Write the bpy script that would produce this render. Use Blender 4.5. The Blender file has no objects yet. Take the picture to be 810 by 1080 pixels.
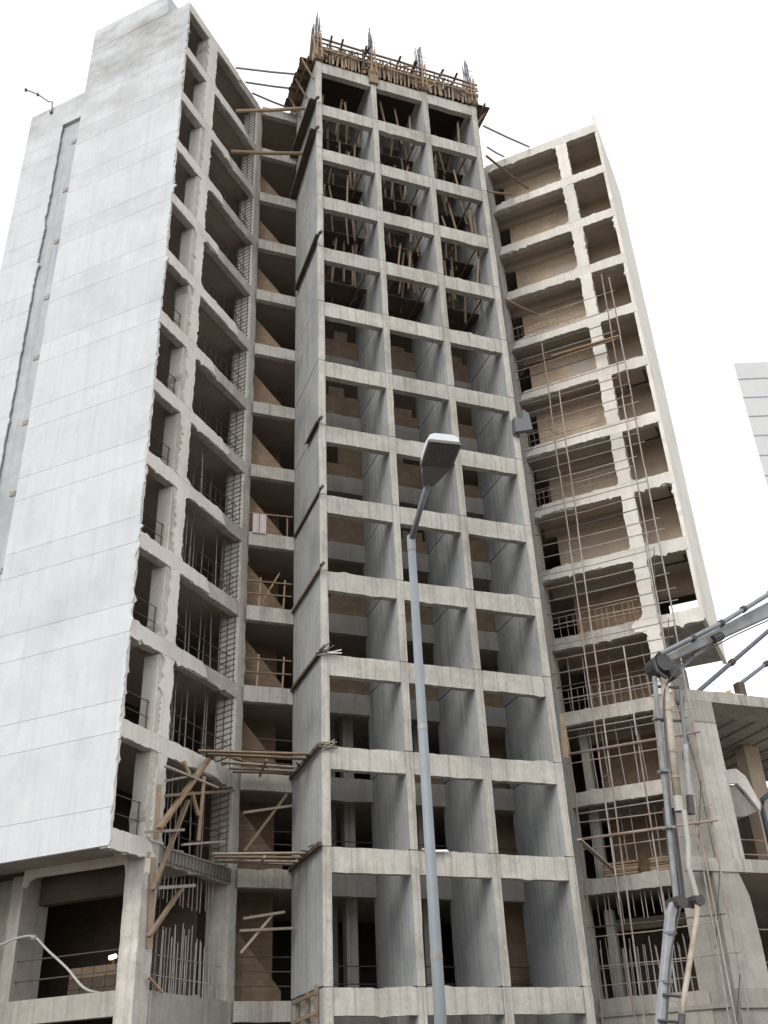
import bpy, math, random
from mathutils import Vector, Matrix
random.seed(11)
rnd = random.uniform
SC = bpy.context.scene
COL = SC.collection

# ------------------------------------------------------------------ camera
# axes: x runs along the front of the middle tower, y goes into it, z is up
CAM = Vector((-9.093, -28.988, 1.6))
PITCH, ROLL, HEAD = math.radians(31.005), math.radians(2.642), math.radians(21.22)
def make_camera():
    r = Vector((1, 0, 0)); f = Vector((0, math.cos(PITCH), math.sin(PITCH))); u = Vector((0, -math.sin(PITCH), math.cos(PITCH)))
    cx = r * math.cos(ROLL) - u * math.sin(ROLL)
    cy = r * math.sin(ROLL) + u * math.cos(ROLL)
    m = Matrix((cx, cy, -f)).transposed()
    hd = Matrix(((math.cos(HEAD), math.sin(HEAD), 0), (-math.sin(HEAD), math.cos(HEAD), 0), (0, 0, 1)))
    m = hd @ m
    cd = bpy.data.cameras.new('camera'); co = bpy.data.objects.new('camera', cd); COL.objects.link(co)
    co.matrix_world = Matrix.Translation(CAM) @ m.to_4x4()
    cd.sensor_fit = 'VERTICAL'; cd.sensor_height = 36; cd.sensor_width = 27; cd.lens = 36.01
    cd.clip_start = .1; cd.clip_end = 3000
    SC.camera = co
make_camera()

# ------------------------------------------------------------------ overcast sky and soft sun
SUN_EL, SUN_AZ = math.radians(36), math.radians(230)     # azimuth measured from +y towards +x
w = bpy.data.worlds.new('World'); SC.world = w; w.use_nodes = True
nt = w.node_tree; nt.nodes.clear()
out = nt.nodes.new('ShaderNodeOutputWorld')
sky = nt.nodes.new('ShaderNodeTexSky'); sky.sky_type = 'NISHITA'; sky.sun_disc = False
sky.sun_elevation = SUN_EL; sky.sun_rotation = SUN_AZ
hs = nt.nodes.new('ShaderNodeHueSaturation'); hs.inputs['Saturation'].default_value = .22
b1 = nt.nodes.new('ShaderNodeBackground'); b1.inputs['Strength'].default_value = .05
tc = nt.nodes.new('ShaderNodeTexCoord')
cn = nt.nodes.new('ShaderNodeTexNoise'); cn.inputs['Scale'].default_value = 1.6; cn.inputs['Detail'].default_value = 4
cr = nt.nodes.new('ShaderNodeValToRGB')
cr.color_ramp.elements[0].position = .32; cr.color_ramp.elements[0].color = (.70, .725, .77, 1)
cr.color_ramp.elements[1].position = .66; cr.color_ramp.elements[1].color = (1.14, 1.13, 1.11, 1)
b2 = nt.nodes.new('ShaderNodeBackground'); b2.inputs['Strength'].default_value = .85
ad = nt.nodes.new('ShaderNodeAddShader')
nt.links.new(sky.outputs[0], hs.inputs['Color']); nt.links.new(hs.outputs[0], b1.inputs['Color'])
nt.links.new(tc.outputs['Generated'], cn.inputs['Vector']); nt.links.new(cn.outputs['Fac'], cr.inputs[0]); nt.links.new(cr.outputs[0], b2.inputs['Color'])
nt.links.new(b1.outputs[0], ad.inputs[0]); nt.links.new(b2.outputs[0], ad.inputs[1]); nt.links.new(ad.outputs[0], out.inputs[0])
sd = bpy.data.lights.new('sun', 'SUN'); sd.energy = 1.05; sd.angle = math.radians(30); sd.color = (1, .94, .84)
so = bpy.data.objects.new('sun', sd); COL.objects.link(so)
sdir = Vector((math.sin(SUN_AZ) * math.cos(SUN_EL), math.cos(SUN_AZ) * math.cos(SUN_EL), math.sin(SUN_EL)))
so.rotation_euler = sdir.to_track_quat('Z', 'Y').to_euler(); so.location = (-40, -40, 60)
SC.view_settings.view_transform = 'Standard'; SC.view_settings.look = 'None'
SC.view_settings.exposure = .55; SC.view_settings.gamma = 1
SC.view_settings.use_curve_mapping = False
SC.cycles.max_bounces = 8; SC.cycles.diffuse_bounces = 5; SC.cycles.use_denoising = True

# ------------------------------------------------------------------ materials
def nodes_of(name):
    m = bpy.data.materials.new(name); m.use_nodes = True
    t = m.node_tree; b = t.nodes['Principled BSDF']
    return m, t, b
def N(t, kind, **kw):
    n = t.nodes.new(kind)
    for k, v in kw.items():
        if k in n.inputs: n.inputs[k].default_value = v
        else: setattr(n, k, v)
    return n
def noise(t, vec, scale, detail=6, rough=.6):
    n = N(t, 'ShaderNodeTexNoise'); n.inputs['Scale'].default_value = scale; n.inputs['Detail'].default_value = detail; n.inputs['Roughness'].default_value = rough
    t.links.new(vec, n.inputs['Vector']); return n.outputs['Fac']
def ramp(t, fac, stops):
    r = N(t, 'ShaderNodeValToRGB'); e = r.color_ramp.elements
    while len(e) < len(stops): e.new(.5)
    for q, (p, c) in zip(e, stops):
        q.position = p; q.color = (c, c, c, 1) if isinstance(c, (int, float)) else (*c, 1)
    t.links.new(fac, r.inputs[0]); return r.outputs[0]
def mix(t, a, b, fac, blend='MIX'):
    n = N(t, 'ShaderNodeMix', data_type='RGBA', blend_type=blend)
    for s, v in ((n.inputs['Factor'], fac), (n.inputs['A'], a), (n.inputs['B'], b)):
        s = [i for i in n.inputs if i.name == s.name and i.enabled][0] if not s.enabled else s
        if isinstance(v, (int, float)): s.default_value = v
        elif isinstance(v, tuple): s.default_value = (*v, 1)
        else: t.links.new(v, s)
    return [o for o in n.outputs if o.enabled][0]
def mapped(t, vec, scale):
    m = N(t, 'ShaderNodeMapping'); m.inputs['Scale'].default_value = scale; t.links.new(vec, m.inputs['Vector']); return m.outputs[0]
def concrete(name, base, dark, light, streak=.5, stain=.5, boards=None, bump=.35, spec=.2, var=.12, soot=None, pits=.3):
    m, t, b = nodes_of(name)
    pos = N(t, 'ShaderNodeNewGeometry').outputs['Position']
    big = noise(t, pos, .45, 5); mid = noise(t, pos, 2.2, 8, .7); fine = noise(t, pos, 22, 4, .7)
    st = noise(t, mapped(t, pos, (3.2, 3.2, .16)), 1.6, 6, .65)
    c = mix(t, base, light, ramp(t, mid, [(.45, 0), (.72, .8)]))
    c = mix(t, c, dark, ramp(t, big, [(.48, 0), (.75, stain)]))
    c = mix(t, c, dark, ramp(t, st, [(.50, 0), (.74, streak)]))
    c = mix(t, c, tuple(x * .55 for x in dark), ramp(t, noise(t, pos, 5.5, 9, .75), [(.60, 0), (.75, .55)]))
    c = mix(t, c, tuple(x * .35 for x in dark), ramp(t, fine, [(.66, 0), (.76, .6)]))
    if soot:                                     # weathering that has settled near the roof, patchy, with runs
        sz = N(t, 'ShaderNodeSeparateXYZ'); t.links.new(pos, sz.inputs[0])
        mr = N(t, 'ShaderNodeMapRange'); mr.inputs['From Min'].default_value = soot[0]; mr.inputs['From Max'].default_value = soot[1]; t.links.new(sz.outputs[2], mr.inputs['Value'])
        blot = noise(t, mapped(t, pos, (.5, .5, .8)), .9, 7, .6)
        k1 = N(t, 'ShaderNodeMath', operation='MULTIPLY'); t.links.new(mr.outputs[0], k1.inputs[0]); t.links.new(ramp(t, blot, [(.40, .05), (.66, .8)]), k1.inputs[1])
        c = mix(t, c, (.25, .245, .23), k1.outputs[0])
    if boards:
        axis, step, amt = boards
        wv = N(t, 'ShaderNodeTexWave', wave_type='BANDS', bands_direction=axis, wave_profile='SAW')
        wv.inputs['Scale'].default_value = math.pi / (step * 10) ; wv.inputs['Distortion'].default_value = .25; wv.inputs['Detail'].default_value = 2
        t.links.new(pos, wv.inputs['Vector'])
        ln = ramp(t, wv.outputs['Fac'], [(0, 1), (.06, 0)])
        c = mix(t, c, tuple(x * .6 for x in dark), mix(t, (0, 0, 0), ln, amt))
    c = mix(t, c, tuple(x * .5 for x in dark), ramp(t, noise(t, pos, 9, 10, .85), [(.555, 0), (.68, pits)]))
    c = mix(t, c, light, ramp(t, noise(t, mapped(t, pos, (1.3, 1.3, .5)), 3.1, 8, .8), [(.56, 0), (.66, pits * .7)]))
    rn = N(t, 'ShaderNodeObjectInfo').outputs['Random']
    c = mix(t, c, ramp(t, rn, [(0, 1 - var), (1, 1 + var * .4)]), 1.0, 'MULTIPLY')
    t.links.new(c, b.inputs['Base Color'])
    b.inputs['Roughness'].default_value = .88; b.inputs['Specular IOR Level'].default_value = spec
    bp = N(t, 'ShaderNodeBump'); bp.inputs['Strength'].default_value = bump; bp.inputs['Distance'].default_value = .03
    t.links.new(mix(t, mid, fine, .5), bp.inputs['Height']); t.links.new(bp.outputs[0], b.inputs['Normal'])
    return m
def brick_mat(name, c1, c2, mortar, scale=(1.41, 1.41, 1)):
    m, t, b = nodes_of(name)
    pos = N(t, 'ShaderNodeNewGeometry').outputs['Position']
    sx = N(t, 'ShaderNodeSeparateXYZ'); t.links.new(pos, sx.inputs[0])
    cb = N(t, 'ShaderNodeCombineXYZ')
    ma = N(t, 'ShaderNodeMath', operation='MULTIPLY'); ma.inputs[1].default_value = scale[0]; t.links.new(sx.outputs[0], ma.inputs[0])
    t.links.new(ma.outputs[0], cb.inputs[0]); t.links.new(sx.outputs[2], cb.inputs[1])
    bt = N(t, 'ShaderNodeTexBrick'); bt.inputs['Scale'].default_value = 1
    bt.inputs['Brick Width'].default_value = .4; bt.inputs['Row Height'].default_value = .2; bt.inputs['Mortar Size'].default_value = .012
    bt.inputs['Color1'].default_value = (*c1, 1); bt.inputs['Color2'].default_value = (*c2, 1); bt.inputs['Mortar'].default_value = (*mortar, 1)
    t.links.new(cb.outputs[0], bt.inputs['Vector'])
    n = noise(t, pos, 1.3, 7, .7)
    c = mix(t, bt.outputs['Color'], tuple(x * .5 for x in c1), ramp(t, n, [(.45, 0), (.75, .7)]))
    t.links.new(c, b.inputs['Base Color']); b.inputs['Roughness'].default_value = .95; b.inputs['Specular IOR Level'].default_value = .1
    bp = N(t, 'ShaderNodeBump'); bp.inputs['Strength'].default_value = .5; bp.inputs['Distance'].default_value = .02
    t.links.new(bt.outputs['Fac'], bp.inputs['Height']); t.links.new(bp.outputs[0], b.inputs['Normal'])
    return m
def simple(name, col, rough=.6, metal=0, dirt=None, amt=.5, scale=4, spec=.4):
    m, t, b = nodes_of(name)
    pos = N(t, 'ShaderNodeTexCoord').outputs['Object']
    d = dirt or tuple(x * .5 for x in col)
    c = mix(t, col, d, ramp(t, noise(t, pos, scale, 7, .7), [(.42, 0), (.7, amt)]))
    rn = N(t, 'ShaderNodeObjectInfo').outputs['Random']
    c = mix(t, c, ramp(t, rn, [(0, .8), (1, 1.1)]), 1.0, 'MULTIPLY')
    t.links.new(c, b.inputs['Base Color']); b.inputs['Roughness'].default_value = rough; b.inputs['Metallic'].default_value = metal
    b.inputs['Specular IOR Level'].default_value = spec
    return m
M = {}
M['frame'] = concrete('tower_concrete', (.43, .415, .38), (.20, .187, .16), (.56, .545, .50), streak=.8, stain=.7, pits=.8, boards=('X', .66, .45))
M['fin'] = concrete('board_marked_concrete', (.385, .40, .405), (.20, .22, .235), (.48, .49, .485), streak=.9, stain=.7, boards=('Y', .3, .5), pits=.5)
M['white'] = concrete('white_render', (.565, .59, .615), (.42, .44, .46), (.63, .65, .67), streak=.4, stain=.6, pits=.22, bump=.18, var=.05, soot=(36, 44))
M['soot'] = concrete('soot_stained_render', (.47, .485, .485), (.22, .215, .20), (.54, .55, .555), streak=.35, stain=.9, bump=.2, var=.03)
M['wing'] = concrete('patched_concrete', (.46, .435, .395), (.25, .225, .195), (.62, .60, .56), streak=.65, stain=.7, pits=.8)
M['skin'] = concrete('pale_plaster', (.68, .655, .61), (.45, .415, .37), (.78, .76, .72), streak=.4, stain=.55, bump=.6, pits=.5)
M['raw'] = concrete('raw_grey_concrete', (.33, .315, .285), (.2, .19, .17), (.42, .40, .37), streak=.7, stain=.7, pits=.7)
M['slot'] = concrete('grey_block', (.46, .49, .51), (.30, .32, .33), (.56, .59, .61), streak=.7, stain=.8, pits=.6)
M['slab'] = concrete('slab_concrete', (.46, .41, .355), (.32, .28, .235), (.52, .47, .41), streak=.1, stain=.5)
M['brick'] = brick_mat('brown_block', (.23, .165, .115), (.18, .13, .09), (.16, .14, .12))
M['tan'] = brick_mat('tan_block', (.60, .485, .365), (.54, .43, .32), (.46, .38, .3))
M['brown'] = brick_mat('warm_brown_block', (.33, .235, .165), (.27, .19, .13), (.22, .19, .16))
M['taupe'] = concrete('taupe_plaster', (.50, .41, .32), (.36, .29, .22), (.57, .48, .39), streak=.2, stain=.5)
M['rear'] = brick_mat('shade_darkened_block', (.10, .08, .062), (.085, .066, .052), (.08, .07, .06))  # interior shade put into the colour, darker than plain block
M['timber'] = simple('sawn_timber', (.265, .20, .145), .85, 0, (.14, .105, .08), .7, 3, .15)
M['timber_new'] = simple('fresh_timber', (.36, .265, .175), .8, 0, (.22, .155, .105), .6, 3, .15)
M['timber_dark'] = simple('weathered_timber', (.125, .10, .082), .9, 0, (.065, .053, .045), .7, 3, .1)
M['timber_grey'] = simple('grey_timber', (.36, .31, .265), .9, 0, (.2, .165, .135), .7, 3, .1)
M['galv'] = simple('galvanised_steel', (.22, .245, .265), .6, .2, (.15, .17, .19), .5, 2.5)
M['cap'] = simple('lamp_cap', (.72, .74, .76), .45, 0, (.5, .52, .54), .4, 3)
M['housing'] = simple('lamp_housing', (.19, .195, .20), .55, .2, (.14, .15, .16), .5, 6)
M['reflector'] = simple('lamp_reflector', (.17, .175, .175), .4, .4, (.10, .10, .10), .5, 12)
M['steel'] = simple('dull_steel', (.40, .385, .365), .6, .3, (.2, .15, .11), .7, 2)
M['dark_steel'] = simple('dark_steel', (.10, .085, .08), .7, .2, (.07, .045, .035), .7, 2)
M['rust'] = simple('rusty_tube', (.38, .32, .28), .7, .2, (.22, .13, .10), .8, 1.2)
M['rebar'] = simple('reinforcing_steel', (.20, .215, .26), .7, .3, (.13, .11, .11), .6, 2)
M['tie'] = simple('blue_grey_tube', (.24, .24, .30), .6, .1, (.17, .16, .2), .5, 2)
M['boom'] = simple('boom_paint', (.36, .385, .41), .65, .05, (.22, .21, .195), .95, 1.5)
M['boom_dark'] = simple('boom_joint', (.09, .09, .095), .6, .3, (.05, .04, .03), .6, 3)
M['pipe'] = simple('delivery_pipe', (.42, .39, .33), .7, .05, (.26, .18, .12), .9, 2.2)
M['hose'] = simple('grey_hose', (.40, .40, .38), .7, 0, (.34, .33, .3), .5, 4)
M['cloth'] = simple('pale_cloth', (.78, .72, .72), .95, 0, (.62, .5, .5), .5, 6, .05)
M['yellow'] = simple('yellow_paint', (.55, .38, .10), .6, 0, (.3, .2, .08), .6, 4)
M['blue'] = simple('blue_tube', (.03, .046, .062), .6, 0, (.02, .03, .04), .5, 4)
M['far'] = concrete('far_facade', (.56, .57, .58), (.47, .48, .5), (.60, .61, .62), streak=.2, stain=.4, bump=.05)
M['far_line'] = simple('far_joint', (.40, .42, .46), .8)
M['dirt'] = concrete('bare_ground', (.15, .13, .11), (.10, .085, .07), (.20, .175, .15), streak=0, stain=.7)
def lamp_mat():
    m, t, b = nodes_of('lit_bulb'); b.inputs['Emission Color'].default_value = (1, .82, .42, 1); b.inputs['Emission Strength'].default_value = 3; return m
M['bulb'] = lamp_mat()
def glass_mat():
    m, t, b = nodes_of('lamp_glass'); b.inputs['Base Color'].default_value = (.5, .53, .55, 1); b.inputs['Roughness'].default_value = .12
    b.inputs['Transmission Weight'].default_value = .85; b.inputs['IOR'].default_value = 1.15; return m
M['glass'] = glass_mat()

# ------------------------------------------------------------------ mesh helpers
class MB:
    def __init__(s): s.v = []; s.f = []
    def add(s, vs, fs):
        o = len(s.v); s.v += [tuple(x) for x in vs]; s.f += [tuple(i + o for i in f) for f in fs]; return s
    def prism(s, pts, ext):                      # planar outline swept along a vector
        pts = [Vector(p) for p in pts]; e = Vector(ext); n = len(pts)
        return s.add(pts + [p + e for p in pts], [tuple(range(n))[::-1], tuple(range(n, 2 * n))] + [(i, (i + 1) % n, n + (i + 1) % n, n + i) for i in range(n)])
    def box(s, x0, x1, y0, y1, z0, z1):
        return s.prism([(x0, y0, z0), (x1, y0, z0), (x1, y1, z0), (x0, y1, z0)], (0, 0, z1 - z0))
    def bar(s, p, q, a, b, up=(0, 0, 1)):        # rectangular bar
        p, q = Vector(p), Vector(q); d = (q - p).normalized(); u = Vector(up)
        if abs(d.dot(u)) > .97: u = Vector((0, 1, 0))
        x = d.cross(u).normalized(); y = x.cross(d).normalized()
        return s.prism([p + x * i * a / 2 + y * j * b / 2 for i, j in ((-1, -1), (1, -1), (1, 1), (-1, 1))], q - p)
    def tube(s, pts, r, n=8, r2=None):
        pts = [Vector(p) for p in pts]; vs = []; fs = []
        for k, p in enumerate(pts):
            d = (pts[min(k + 1, len(pts) - 1)] - pts[max(k - 1, 0)]).normalized()
            u = Vector((0, 0, 1)) if abs(d.z) < .9 else Vector((1, 0, 0))
            x = d.cross(u).normalized(); y = x.cross(d)
            rr = r if r2 is None else r + (r2 - r) * k / (len(pts) - 1)
            vs += [p + (x * math.cos(i * 2 * math.pi / n) + y * math.sin(i * 2 * math.pi / n)) * rr for i in range(n)]
        for k in range(len(pts) - 1):
            fs += [(k * n + i, k * n + (i + 1) % n, (k + 1) * n + (i + 1) % n, (k + 1) * n + i) for i in range(n)]
        fs += [tuple(range(n))[::-1], tuple(range((len(pts) - 1) * n, len(pts) * n))]
        return s.add(vs, fs)
    def build(s, name, mat, parent=None, label=None, base=None, bevel=0, smooth=False):
        me = bpy.data.meshes.new(name); o = bpy.data.objects.new(name, me)
        org = Vector(base) if base is not None else (world_of(parent) if parent else Vector((0, 0, 0)))
        me.from_pydata([tuple(Vector(v) - org) for v in s.v], [], s.f)
        me.validate(); me.update()
        import bmesh
        bm = bmesh.new(); bm.from_mesh(me); bmesh.ops.recalc_face_normals(bm, faces=bm.faces); bm.to_mesh(me); bm.free()
        if smooth:
            for p in me.polygons: p.use_smooth = len(p.vertices) == 4
        me.materials.append(M[mat]); COL.objects.link(o)
        if parent: o.parent = parent; o.location = (0, 0, 0)
        else: o.location = org
        if bevel:
            b = o.modifiers.new('bevel', 'BEVEL'); b.width = bevel; b.segments = 2; b.limit_method = 'ANGLE'
        if label: o['label'] = label
        return o
def world_of(o):
    v = Vector(o.location)
    while o.parent: o = o.parent; v += Vector(o.location)
    return v
def tag(o, label, cat, group=None, kind=None):
    if label: o['label'] = label
    if cat: o['category'] = cat
    if group: o['group'] = group
    if kind: o['kind'] = kind
    return o
def thing(name, loc, label, cat, group=None):
    o = bpy.data.objects.new(name, None); COL.objects.link(o); o.location = loc; o.empty_display_size = .3
    return tag(o, label, cat, group)
def copy_tree(o, parent=None):
    c = o.copy(); COL.objects.link(c)
    if parent: c.parent = parent
    for ch in list(o.children): copy_tree(ch, c)
    return c
def V(*a): return Vector(a)
def spline(pts, n=5):
    r = []; p = [Vector(x) for x in pts]
    for i in range(len(p) - 1):
        a, b, c, d = p[max(i - 1, 0)], p[i], p[i + 1], p[min(i + 2, len(p) - 1)]
        for j in range(n):
            t = j / n; r.append(.5 * ((2 * b) + (c - a) * t + (2 * a - 5 * b + 4 * c - d) * t * t + (3 * b - a - 3 * c + d) * t ** 3))
    return r + [p[-1]]

# ------------------------------------------------------------------ levels and plan of the building
def LV(k): return 4.92 if k == 0 else 8.63 + 3 * (k - 1)
R2 = math.sqrt(.5)
AL, AR = V(-6.35, -.98, 0), V(14.22, -.98, 0)
def ML(s, w, z): return AL + V(R2, R2, 0) * s + V(-R2, R2, 0) * w + V(0, 0, z)
def MR(s, w, z): return AR + V(-R2, R2, 0) * s + V(R2, R2, 0) * w + V(0, 0, z)
def jag(a, b, step, amp, lo=0):
    """points between a and b (2-D) pushed sideways at random: a broken edge"""
    a, b = Vector(a), Vector(b); n = max(2, int((b - a).length / step)); d = (b - a).normalized(); q = Vector((-d.y, d.x))
    res = []; k = 0; chip = 0
    for i in range(n):
        k = .35 * k + rnd(-1, 1) * amp * .45
        chip = chip * .35 if random.random() > .10 else rnd(-1, .6) * amp * 2.6
        res.append(a + (b - a) * ((i + (rnd(-.35, .35) if i else 0)) / n) + q * (k + chip if i else 0))
    return res
def loop2(corners, amps, step=.25):
    r = []
    for i, c in enumerate(corners): r += jag(c, corners[(i + 1) % len(corners)], step, amps[i])
    return r
def face_prism(mb, Mp, pts, w0, w1):
    mb.prism([Mp(p[0], w0, p[1]) for p in pts], Mp(0, w1, 0) - Mp(0, w0, 0)); return mb

# ------------------------------------------------------------------ ground
g = MB().add([(-900, -900, 0), (900, -900, 0), (900, 900, 0), (-900, 900, 0)], [(0, 1, 2, 3)]).build('ground', 'dirt'); g['kind'] = 'structure'; g['label'] = 'bare trodden earth of the building site'

# ------------------------------------------------------------------ the unfinished building
BLD = thing('unfinished_building', (3.9, 4, 0), 'grey concrete high-rise shell with an open gridded tower between two angled wings', 'building')
FX = [(-.22, .04), (2.50, 2.74), (5.12, 5.38), (7.74, 8.0)]
# cross walls of the tower, cast storey by storey
for (a, b) in FX:
    for k in range(-1, 13):
        z0 = -.0 if k < 0 else LV(k) + .05; z1 = LV(k + 1)
        MB().prism([(a + rnd(-.006, .006), 0, z0), (b, rnd(-.006, .006), z0), (b + rnd(-.006, .006), 3.3, z0), (a, 3.3, z0)], (rnd(-.006, .006), 0, z1 - z0)).build('cross_wall', 'fin', BLD)
def rough_beam(x0, x1, y0, y1, z0, z1, amp=.02):
    pts = loop2([(x0, z0), (x1, z0), (x1, z1), (x0, z1)], [amp, 0, amp * 1.3, 0], .22)
    return MB().prism([(p[0], y0, p[1]) for p in pts], (0, y1 - y0, 0))
for k in range(14):
    z = LV(k)
    # pale nose of each cross wall with the beam running past it
    for i in range(3):
        x0, x1 = FX[i][1], FX[i + 1][0]
        rough_beam(x0 + .002, x1 - .002, .018, .27, z - .70, z).build('front_beam', 'frame', BLD)
        rough_beam(x0 + .002, x1 - .002, 3.06, 3.298, z - .76, z - .02).build('rear_beam', 'raw', BLD)
for (a, b) in FX:
    mb = MB()
    for k in range(-1, 13):
        z0 = .02 if k < 0 else LV(k) + .02; z1 = LV(k + 1) - .005
        pts = loop2([(a - .004, z0), (b + .004, z0), (b + .004, z1), (a - .004, z1)], [.006, .01, .006, .01], .3)
        mb.prism([(p[0], -.022, p[1]) for p in pts], (0, .020, 0))
    mb.build('column_nose', 'frame', BLD)
# block infill standing on the rear beams
for k in range(2, 13):
    for i in range(3):
        x0, x1 = FX[i][1] + .02, FX[i + 1][0] - .02; z = LV(k) - .02
        if k > 9 or random.random() < .15: continue
        h = rnd(.45, 1.25); n = rnd(x0 + .5, x1 - .9); h2 = h + rnd(.2, .6); wd = rnd(.4, .9)
        pts = [(x0, z), (x1, z), (x1, z + h), (n + wd, z + h), (n + wd, z + h2), (n, z + h2), (n, z + h), (x0, z + h)]
        if random.random() < .45: pts = [(x0, z), (x1, z), (x1, z + h2), (n, z + h2), (n, z + h * .6), (x0, z + h * .6)]
        MB().prism([(p[0], 3.10, p[1]) for p in pts], (0, .14, 0)).build('block_infill', 'brick', BLD)
# floor slabs
def poly_slab(pts, z0, z1): return MB().prism([(p[0], p[1], z0) for p in pts], (0, 0, z1 - z0))
for k in range(14):
    sl = 0.06 if k >= 1 else 1.75
    sr = 0.06 if k >= 4 else 1.75
    L_, R_ = [], []
    pts = [ML(sl, .06, 0), ML(6.2, .06, 0), V(-1.93, 3.46, 0), V(-.3, 3.44, 0), V(-.3, 3.32, 0), V(8.08, 3.32, 0), V(8.08, 3.44, 0), V(9.8, 3.46, 0), MR(6.2, .06, 0), MR(sr, .06, 0),
           MR(sr, 4.9, 0), V(14.3, 5.9, 0), V(10, 11, 0), V(-2.2, 11, 0), ML(6.2, 8.2, 0)] + ([ML(.6, 8.2, 0), ML(.6, 5.3, 0), ML(sl, 5.3, 0)] if k < 13 else [ML(3.0, 5.3, 0), ML(sl, 5.3, 0)])
    if k == 13: pts = [p for p in pts]
    poly_slab(pts, LV(k) - .17, LV(k) - .012).build('floor_slab', 'slab', BLD)
# outer rear walls
for q, (a, b) in enumerate(((ML(1.7, 8.3, 0), ML(6.2, 8.3, 0)), (ML(6.2, 8.3, 0), V(-2.2, 11.1, 0)), (V(-2.2, 11.1, 0), V(10, 11.1, 0)), (V(10, 11.1, 0), V(14.4, 6.0, 0)))):
    d = (b - a).normalized(); nrm = V(-d.y, d.x, 0) * .2
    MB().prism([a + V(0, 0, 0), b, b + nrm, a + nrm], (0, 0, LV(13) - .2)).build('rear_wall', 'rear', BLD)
# interior columns that show in the lower storeys
for x, y, q in ((2.04, 4.4, 'frame'), (1.75, 5.6, 'raw'), (4.72, 4.4, 'frame'), (4.4, 5.6, 'raw'), (7.3, 4.4, 'frame'), (7.0, 5.6, 'raw')):
    MB().box(x - .19, x + .19, y - .2, y + .2, 0, LV(3) - .18).build('inner_column', q, BLD)
# thin rails across the lowest openings of the tower
for i in range(3):
    for k in (0, 1):
        mb = MB()
        for h in (.45, .95): mb.tube([(FX[i][1], 3.2, LV(k) + h), (FX[i + 1][0], 3.2, LV(k) + h)], .018, 5)
        mb.build('guard_rail', 'dark_steel', BLD)

# recess between tower and wings
for side in (0, 1):
    xa, xb = ((-1.96, -.24), (8.02, 9.83))[side]
    for k in range(14):
        rough_beam(xa, xb, 3.2, 3.43, LV(k) - .55, LV(k), .012).build('recess_beam', 'frame', BLD)
    MB().box(xa - .9, xb + .1, 5.9, 6.05, 0, LV(13) - .2).build('recess_wall', 'brown', BLD)
    for k in range(0, 12):
        a, b = (xa - .2, xb - .1) if side == 0 else (xb + .2, xa + .1)
        mb = MB(); z0 = LV(k)
        mb.prism([(a, 4.0, z0), (b, 4.0, z0), (b, 4.0, z0 + .35), (a, 4.0, z0 + 2.5)], (0, .16, 0))
        mb.build('stair_wall', 'brown' if k > 3 else 'brick', BLD)

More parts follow.
